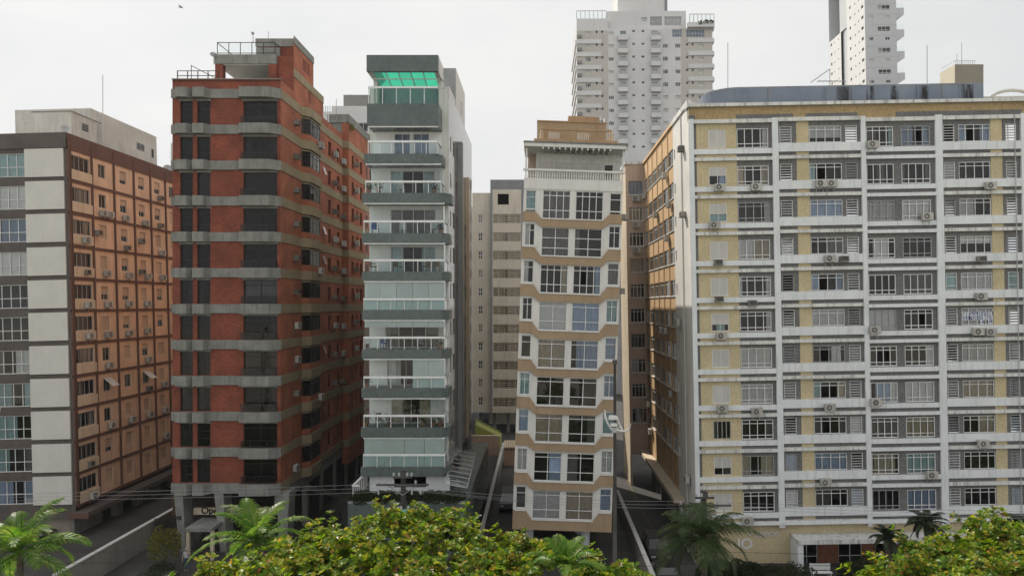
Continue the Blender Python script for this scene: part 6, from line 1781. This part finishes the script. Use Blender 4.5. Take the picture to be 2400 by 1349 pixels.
# ---------------------------------------------------------------- cars
TYRE = mat('tyre', (.015, .015, .015), .9, bump=0); CGL = glassmat('car_glass', (.12, .13, .14))
CARIN = mat('car_interior', (.03, .03, .03), .9, bump=0)
def car(label, loc, rz, col, suv=False):
    cm = mat('car_paint_%d' % (hash(col) % 9999), col, .4, .02, 1, 0, bump=0, spec=.4)
    c = thing('parked_car', label, 'car', loc, rz, group='parked cars')
    h = .25 if suv else 0
    W = .88
    prof = [(-2.15, .32), (-2.2, .6), (-2.1, .85 + h * .5), (-1.3, .95 + h * .6), (1.5, .93 + h * .6), (2.1, .82 + h * .5), (2.2, .55), (2.1, .32)]
    if not suv: prof = [(-2.15, .32), (-2.22, .58), (-2.1, .80), (-1.0, .92), (1.35, .94), (2.1, .86), (2.2, .55), (2.1, .32)]
    cab = [(-1.05, .93), (-.35, 1.42), (.95, 1.45), (1.75, .95)] if not suv else [(-1.2, 1.1), (-.55, 1.68), (1.75, 1.70), (2.05, 1.1)]
    b = MB()
    k = len(b.v); n = len(prof)                       # body: tumblehome by narrowing the upper half
    for s in (-1, 1):
        for x, z in prof: b.v.append((x, s * (W - .06 * max(0, z - .6)), z))
    b.f.append(tuple(range(n))); b.f.append(tuple(range(2 * n - 1, n - 1, -1))); b.m += [0, 0]
    for i in range(n): j = (i + 1) % n; b.f.append((i, n + i, n + j, j)); b.m.append(0)
    body = ob('body', b.mesh('body', cm), c)
    r = MB(); t = .74
    (x0, z0), (x1, z1), (x2, z2), (x3, z3) = cab
    r.box(x1 - .02, x2 + .02, -t, t, z1, z1 + .05)
    for s in (-1, 1):
        for (a, az, bb, bz) in ((x0, z0, x1, z1), (x3, z3, x2, z2), ((x1 + x2) / 2, z0, (x1 + x2) / 2, z1)):
            r.tube([(a, s * (W - .05), az), (bb, s * (t - .03), bz + .02)], .045, 5)
    ob('roof', r.mesh('roof', cm), c)
    def gl(pts): return MB().quad(*pts).mesh('glass', CGL)
    ob('windscreen', gl([(x0, -W + .08, z0), (x0, W - .08, z0), (x1, t - .04, z1), (x1, -t + .04, z1)]), c)
    ob('rear_window', gl([(x3, -W + .08, z3), (x3, W - .08, z3), (x2, t - .04, z2), (x2, -t + .04, z2)]), c)
    for s in (-1, 1): ob('side_window', gl([(x0 + .05, s * (W - .05), z0), (x3 - .05, s * (W - .05), z3), (x2, s * (t - .01), z2), (x1, s * (t - .01), z1)]), c)
    ob('interior', MB().box(-1.0, 1.5, -.7, .7, .9, 1.05).mesh('interior', CARIN), c)
    wm = MB()
    pr = []
    for y, rr in ((-.1, .28), (-.1, .32), (.1, .32), (.1, .28)): pr.append((rr, y))
    tyre = MB().lathe([(.26, -.09), (.32, -.08), (.32, .08), (.26, .09)], 16).mesh('tyre', TYRE); rim = MB().lathe([(.25, -.095), (.25, .095)], 12).mesh('rim', STEEL)
    for x in (-1.35, 1.35):
        for s in (-1, 1):
            w_ = ob('wheel', tyre, c, (x, s * .80, .32)); w_.rotation_euler = (math.pi / 2, 0, 0)
            ob('rim', rim, w_)
    for s in (-1, 1):
        ob('headlight', MB().box(-.03, .03, -.18, .18, -.07, .07).mesh('headlight', CER), c, (-2.17, s * .58, .68 + h * .4))
        ob('tail_light', MB().box(-.03, .03, -.14, .14, -.09, .09).mesh('tail_light', mat('tail_red', (.35, .02, .02), .3, bump=0)), c, (2.17, s * .6, .72 + h * .4))
    ob('number_plate', MB().box(-.02, .02, -.22, .22, -.06, .06).mesh('number_plate', CER), c, (2.2, 0, .5))
hp = math.pi / 2
car('black off-road car parked beside the leaning block', (at(1192, 1150, 73).x, 73, 0), hp, (.012, .012, .013), True)
car('white car half hidden in the dim carport of the brown block', (at(285, 1210, 76).x, 77, 0), 0, (.42, .42, .41))
car('black car in the driveway nearest the palm', (at(1560, 1340, 53).x, 53, 0), hp, (.012, .012, .014))
car('dark off-road car behind the black car in the driveway', (at(1540, 1310, 58.5).x, 58.8, 0), hp, (.02, .02, .022), True)
car('dark car parked under the leaning block beside the round column', (at(1402, 1320, 55.5).x - .3, 56.5, 0), hp, (.03, .03, .032))
car('dark car under the cream block behind the yard', (at(1225, 990, 117).x, 118, 0), hp, (.03, .03, .035))

# ---------------------------------------------------------------- person
def person(label, loc, rz):
    p = thing('person', label, 'person', loc, rz)
    me = bpy.data.meshes.new('body')
    J = {'pelvis': (0, 0, .95, .15), 'waist': (0, 0, 1.12, .135), 'chest': (0, -.01, 1.33, .155), 'neck': (0, 0, 1.50, .055), 'head': (0, -.02, 1.62, .095), 'crown': (0, -.01, 1.74, .07),
         'shL': (.19, 0, 1.43, .06), 'elL': (.30, -.12, 1.22, .045), 'wrL': (.22, -.28, 1.42, .034), 'haL': (.12, -.20, 1.58, .035), 'shR': (-.19, 0, 1.43, .06), 'elR': (-.27, .02, 1.16, .045), 'wrR': (-.27, -.08, .92, .034), 'haR': (-.26, -.11, .82, .035),
         'hipL': (.10, 0, .90, .09), 'knL': (.11, -.03, .50, .065), 'anL': (.11, .0, .09, .045), 'toL': (.12, -.16, .03, .035), 'hipR': (-.10, 0, .90, .09), 'knR': (-.11, .03, .50, .065), 'anR': (-.11, .06, .09, .045), 'toR': (-.12, -.10, .03, .035)}
    ks = list(J); E_ = [('pelvis', 'waist'), ('waist', 'chest'), ('chest', 'neck'), ('neck', 'head'), ('head', 'crown'), ('chest', 'shL'), ('shL', 'elL'), ('elL', 'wrL'), ('wrL', 'haL'), ('chest', 'shR'), ('shR', 'elR'), ('elR', 'wrR'), ('wrR', 'haR'),
          ('pelvis', 'hipL'), ('hipL', 'knL'), ('knL', 'anL'), ('anL', 'toL'), ('pelvis', 'hipR'), ('hipR', 'knR'), ('knR', 'anR'), ('anR', 'toR')]
    me.from_pydata([J[k][:3] for k in ks], [(ks.index(a), ks.index(b)) for a, b in E_], [])
    o = bpy.data.objects.new('body', me); COL.objects.link(o)
    md = o.modifiers.new('skin', 'SKIN')
    if not me.skin_vertices: bpy.context.view_layer.objects.active = o
    lay = me.skin_vertices[0].data
    for i, k in enumerate(ks): lay[i].radius = (J[k][3],) * 2; lay[i].use_root = (k == 'pelvis')
    ss = o.modifiers.new('sub', 'SUBSURF'); ss.levels = 2; ss.render_levels = 2
    dg = bpy.context.evaluated_depsgraph_get(); m2 = bpy.data.meshes.new_from_object(o.evaluated_get(dg))
    bpy.data.objects.remove(o)
    SK = mat('skin', (.38, .22, .15), .6, .05, bump=0); SH_ = mat('shirt_grey', (.42, .42, .43), .9, .08, 4, .05, bump=.1); TR = mat('trousers_blue', (.05, .08, .14), .9, .1, 4, .05, bump=.1); HR = mat('hair_grey', (.35, .34, .32), .8, bump=0)
    m2.materials.clear()
    for m in (SK, SH_, TR): m2.materials.append(m)
    for f in m2.polygons:
        c = f.center; f.use_smooth = True
        f.material_index = 2 if .1 < c.z < 1.0 and abs(c.x) < .22 else 1 if 1.0 <= c.z < 1.47 and abs(c.x) < .26 and c.y > -.2 else 0
    b = ob('body', m2, p)
    hb = MB()
    for i in range(1): hb.lathe([(.02, 1.755), (.075, 1.74), (.105, 1.68), (.108, 1.62), (.09, 1.60)][::-1], 14, 0, .01)
    ob('hair', hb.mesh('hair', HR, smooth=True), b)
    fc = MB(); fc.box(-.012, .012, -.135, -.10, 1.60, 1.64); ob('nose', fc.mesh('nose', SK), b)
    for s in (-1, 1): ob('eye', MB().box(-.014, .014, -.004, .004, -.007, .007).mesh('eye', BLACK), b, (s * .035, -.112, 1.645)); ob('ear', MB().box(-.01, .01, -.02, .02, -.03, .03).mesh('ear', SK), b, (s * .1, 0, 1.62))
    ob('mouth', MB().box(-.025, .025, -.003, .003, -.004, .004).mesh('mouth', mat('lip', (.3, .1, .08), .6, bump=0)), b, (0, -.108, 1.575))
    for s, w_ in ((1, (.12, -.20, 1.58)), (-1, (-.26, -.11, .82))):
        for q in range(4): ob('finger', MB().tube([(0, 0, 0), (.0, -.01, -.045), (.0, -.035, -.08 + .01 * abs(q - 1))], .009, 6).mesh('finger', SK), b, (w_[0] - .025 + q * .017, w_[1] - .02, w_[2] - .02))
        ob('thumb', MB().tube([(0, 0, 0), (-s * .03, -.03, -.02), (-s * .03, -.05, -.04)], .010, 6).mesh('thumb', SK), b, (w_[0] - s * .03, w_[1], w_[2]))
pp = at(437, 1300, 55)
person('person in a grey shirt with a raised hand by the brick block entrance', (pp.x, 55, .3), 0)

# ---------------------------------------------------------------- rooftop bits
MET = mat('antenna_metal', (.25, .25, .25), .5, bump=0)
def antenna(label, px, py0, py1, D, yagi=False, r=.03):
    a, b = at(px, py1, D), at(px, py0, D)
    t = thing('antenna', label, 'antenna', tuple(a), group='roof antennas')
    ob('mast', MB().tube([(0, 0, -.5), (0, 0, b.z - a.z)], r, 5).mesh('mast', MET), t)
    if yagi:
        h = b.z - a.z
        ob('boom', MB().tube([(-1.7, 0, h - 1.2), (0, 0, h)], .035, 5).mesh('boom', MET), t)
        ob('boom', MB().tube([(-1.1, 0, h * .25), (1.4, 0, h * .25)], .04, 5).mesh('boom', MET), t)
        for k in range(5): ob('element', MB().tube([(-1 + k * .5, -.4, h * .25), (-1 + k * .5, .4, h * .25)], .015, 4).mesh('element', MET), t)
antenna('thin mast antenna on the roof of the brown block', 241, 176, 262, 76)
antenna('thin mast antenna at the left of the blue-grey roof', 1706, 100, 206, 63)
antenna('yagi antenna on the blue-grey roof before the grey tower', 1945, 162, 200, 64, True)
antenna('tall thin mast antenna right of the grey tower', 2173, 106, 202, 64)
antenna('mast antenna on the tan roof tower', 2254, 100, 148, 77, False, .025)
antenna('short mast on the tan roof tower railing', 2243, 126, 148, 77, False, .025)
antenna('short rod antenna on the brick block core', 629, 74, 92, 64, False, .02)
antenna('thin mast behind the far brick volume', 788, 232, 300, 100, False, .04)
def dish(label, px, py, D, r=.35):
    c = at(px, py, D); t = thing('satellite_dish', label, 'satellite dish', tuple(c), group='satellite dishes')
    d = ob('reflector', MB().lathe([(.02, 0), (r * .5, .04), (r * .85, .12), (r, .19), (r * .85, .125), (r * .5, .045)], 14).mesh('reflector', FG, smooth=True), t, (0, 0, .3)); d.rotation_euler = (rad(55), 0, rad(30))
    ob('mount', MB().tube([(0, .1, -.4), (0, .1, .3)], .03, 5).mesh('mount', MET), t); ob('feed', MB().tube([(0, .0, .3), (.1, -.3, .5)], .015, 4).mesh('feed', MET), t)
dish('grey satellite dish on the roof corner of the brown block', 153, 312, 65); dish('grey satellite dish at the rear roof edge of the brown block', 393, 402, 82, .45); dish('small satellite dish left of the brick roof pavilion', 500, 140, 63, .3); dish('small dish on the left corner of the brick roof core', 592, 90, 64, .14)
mb = MB(); b_ = at(424, 18, 70)
bd = thing('bird', 'small dark bird gliding high in the pale sky', 'bird', tuple(b_))
ob('body', MB().tube([(-.16, 0, 0), (-.08, 0, .03), (.05, 0, .03), (.14, 0, .05), (.2, 0, .04)], .045, 6, r1=.02).mesh('body', BLACK), bd)
for s in (-1, 1): ob('wing', MB().prism([(-.08, 0), (.06, 0), (.02, .02), (-.1, .02)], 0, s * .03).mesh('wing', BLACK) if False else MB().face([(-.07, 0, .04), (.06, 0, .04), (.03, s * .25, .12), (-.06, s * .42, .06)]).mesh('wing', BLACK), bd)
ob('tail', MB().face([(-.15, 0, 0), (-.28, .05, .01), (-.28, -.05, .01)]).mesh('tail', BLACK), bd)

# ---------------------------------------------------------------- balcony furniture
def chair(label, loc, rz, m):
    c = thing('balcony_chair', label, 'chair', loc, rz, group='chairs on the glazed balconies')
    ob('seat', MB().box(-.26, .26, -.26, .26, .38, .46).mesh('seat', m), c); ob('backrest', MB().prism([(-.26, .46), (.26, .46), (.22, .95), (-.22, .95)], .2, .26).mesh('backrest', m), c)
    for x in (-.22, .22):
        for y in (-.22, .22): ob('leg', boxmesh(.04, .04, .38, m, 'cleg'), c, (x - .02, y - .02, 0))
    for x in (-.26, .22): ob('armrest', boxmesh(.04, .45, .04, m, 'carm'), c, (x, -.22, .62))
WICK = mat('wicker', (.22, .15, .09), .8, .2, 6, .2, bump=.3); PLW_ = mat('plastic_white', (.7, .7, .7), .4, bump=0); PLB = mat('fabric_blue', (.05, .14, .38), .8, bump=0); GRN = mat('fabric_grey', (.2, .21, .22), .8, bump=0)
def potted(label, loc, h, seed):
    r = random.Random(seed); t = thing('potted_plant', label, 'plant', loc, group='potted plants on the glazed balconies')
    ob('pot', MB().lathe([(.12, 0), (.17, .28), (.18, .30), (.14, .30)], 12).mesh('pot', mat('terracotta', (.35, .14, .08), .8)), t)
    b = MB()
    for i in range(70):
        d = Vector((r.uniform(-1, 1), r.uniform(-1, 1), r.uniform(.1, 1.5))); leaf_verts(Vector((0, 0, .3)) + d * h * .4 * r.random(), d, Vector((0, 0, 1)), .22 * r.uniform(.6, 1.2), .09, b)
    f = ob('foliage', b.mesh('foliage', DKL), t); f['kind'] = 'stuff'
fl = lambda i: zC(opens[i][1]) + .003
xw = lambda px: (px - CX) / FPX * 56
rows_ = ['top', 'second', 'third', 'fourth', 'fifth', 'sixth', 'seventh', 'eighth', 'ninth']
for i, px, m, nm in ((3, 876, WICK, 'wicker chair at the left'), (3, 932, WICK, 'wicker chair near the open door'), (3, 1001, WICK, 'wicker chair at the right'), (3, 1026, WICK, 'wicker chair in the right corner'), (5, 864, PLW_, 'white chair in the left corner'), (5, 902, PLB, 'blue chair'), (5, 985, GRN, 'grey chair'),
                     (2, 880, PLB, 'blue chair at the left'), (2, 945, PLW_, 'white chair in the middle'), (2, 1020, PLW_, 'white chair at the right'), (1, 940, PLW_, 'white chair'), (7, 890, GRN, 'grey chair')):
    chair(f"{nm}, {rows_[i]} balcony of the teal tower", (xw(px), 55.9, fl(i)), R0.uniform(0, 6.28), m)
for i, px, h in ((1, 868, 1.0), (1, 890, 1.2), (1, 1020, 1.0), (7, 862, 1.2), (7, 915, 1.1), (7, 995, 1.1), (7, 1018, .9), (7, 1034, .8), (2, 1034, .7), (5, 1034, .9), (6, 862, .9)):
    potted(f"leafy potted plant, {rows_[i]} balcony of the teal tower, {'left' if px < 880 else 'left of the door' if px < 950 else 'right end' if px > 1025 else 'right of the door' if px > 1010 else 'right'}", (xw(px), 55.6, fl(i)), h, px)

# ---------------------------------------------------------------- humid sea air
hm = bpy.data.materials.new('humid_air'); hm.use_nodes = True
hn = hm.node_tree; hn.nodes.clear()
ho_ = hn.nodes.new('ShaderNodeOutputMaterial'); hv_ = hn.nodes.new('ShaderNodeVolumePrincipled')
hv_.inputs['Color'].default_value = (.93, .96, 1, 1); hv_.inputs['Density'].default_value = .00016; hv_.inputs['Anisotropy'].default_value = .2
hn.links.new(hv_.outputs[0], ho_.inputs['Volume'])
hz_o = ob('haze', MB().box(-420, 420, -60, 420, -1.5, 130).mesh('haze', hm)); hz_o['kind'] = 'stuff'
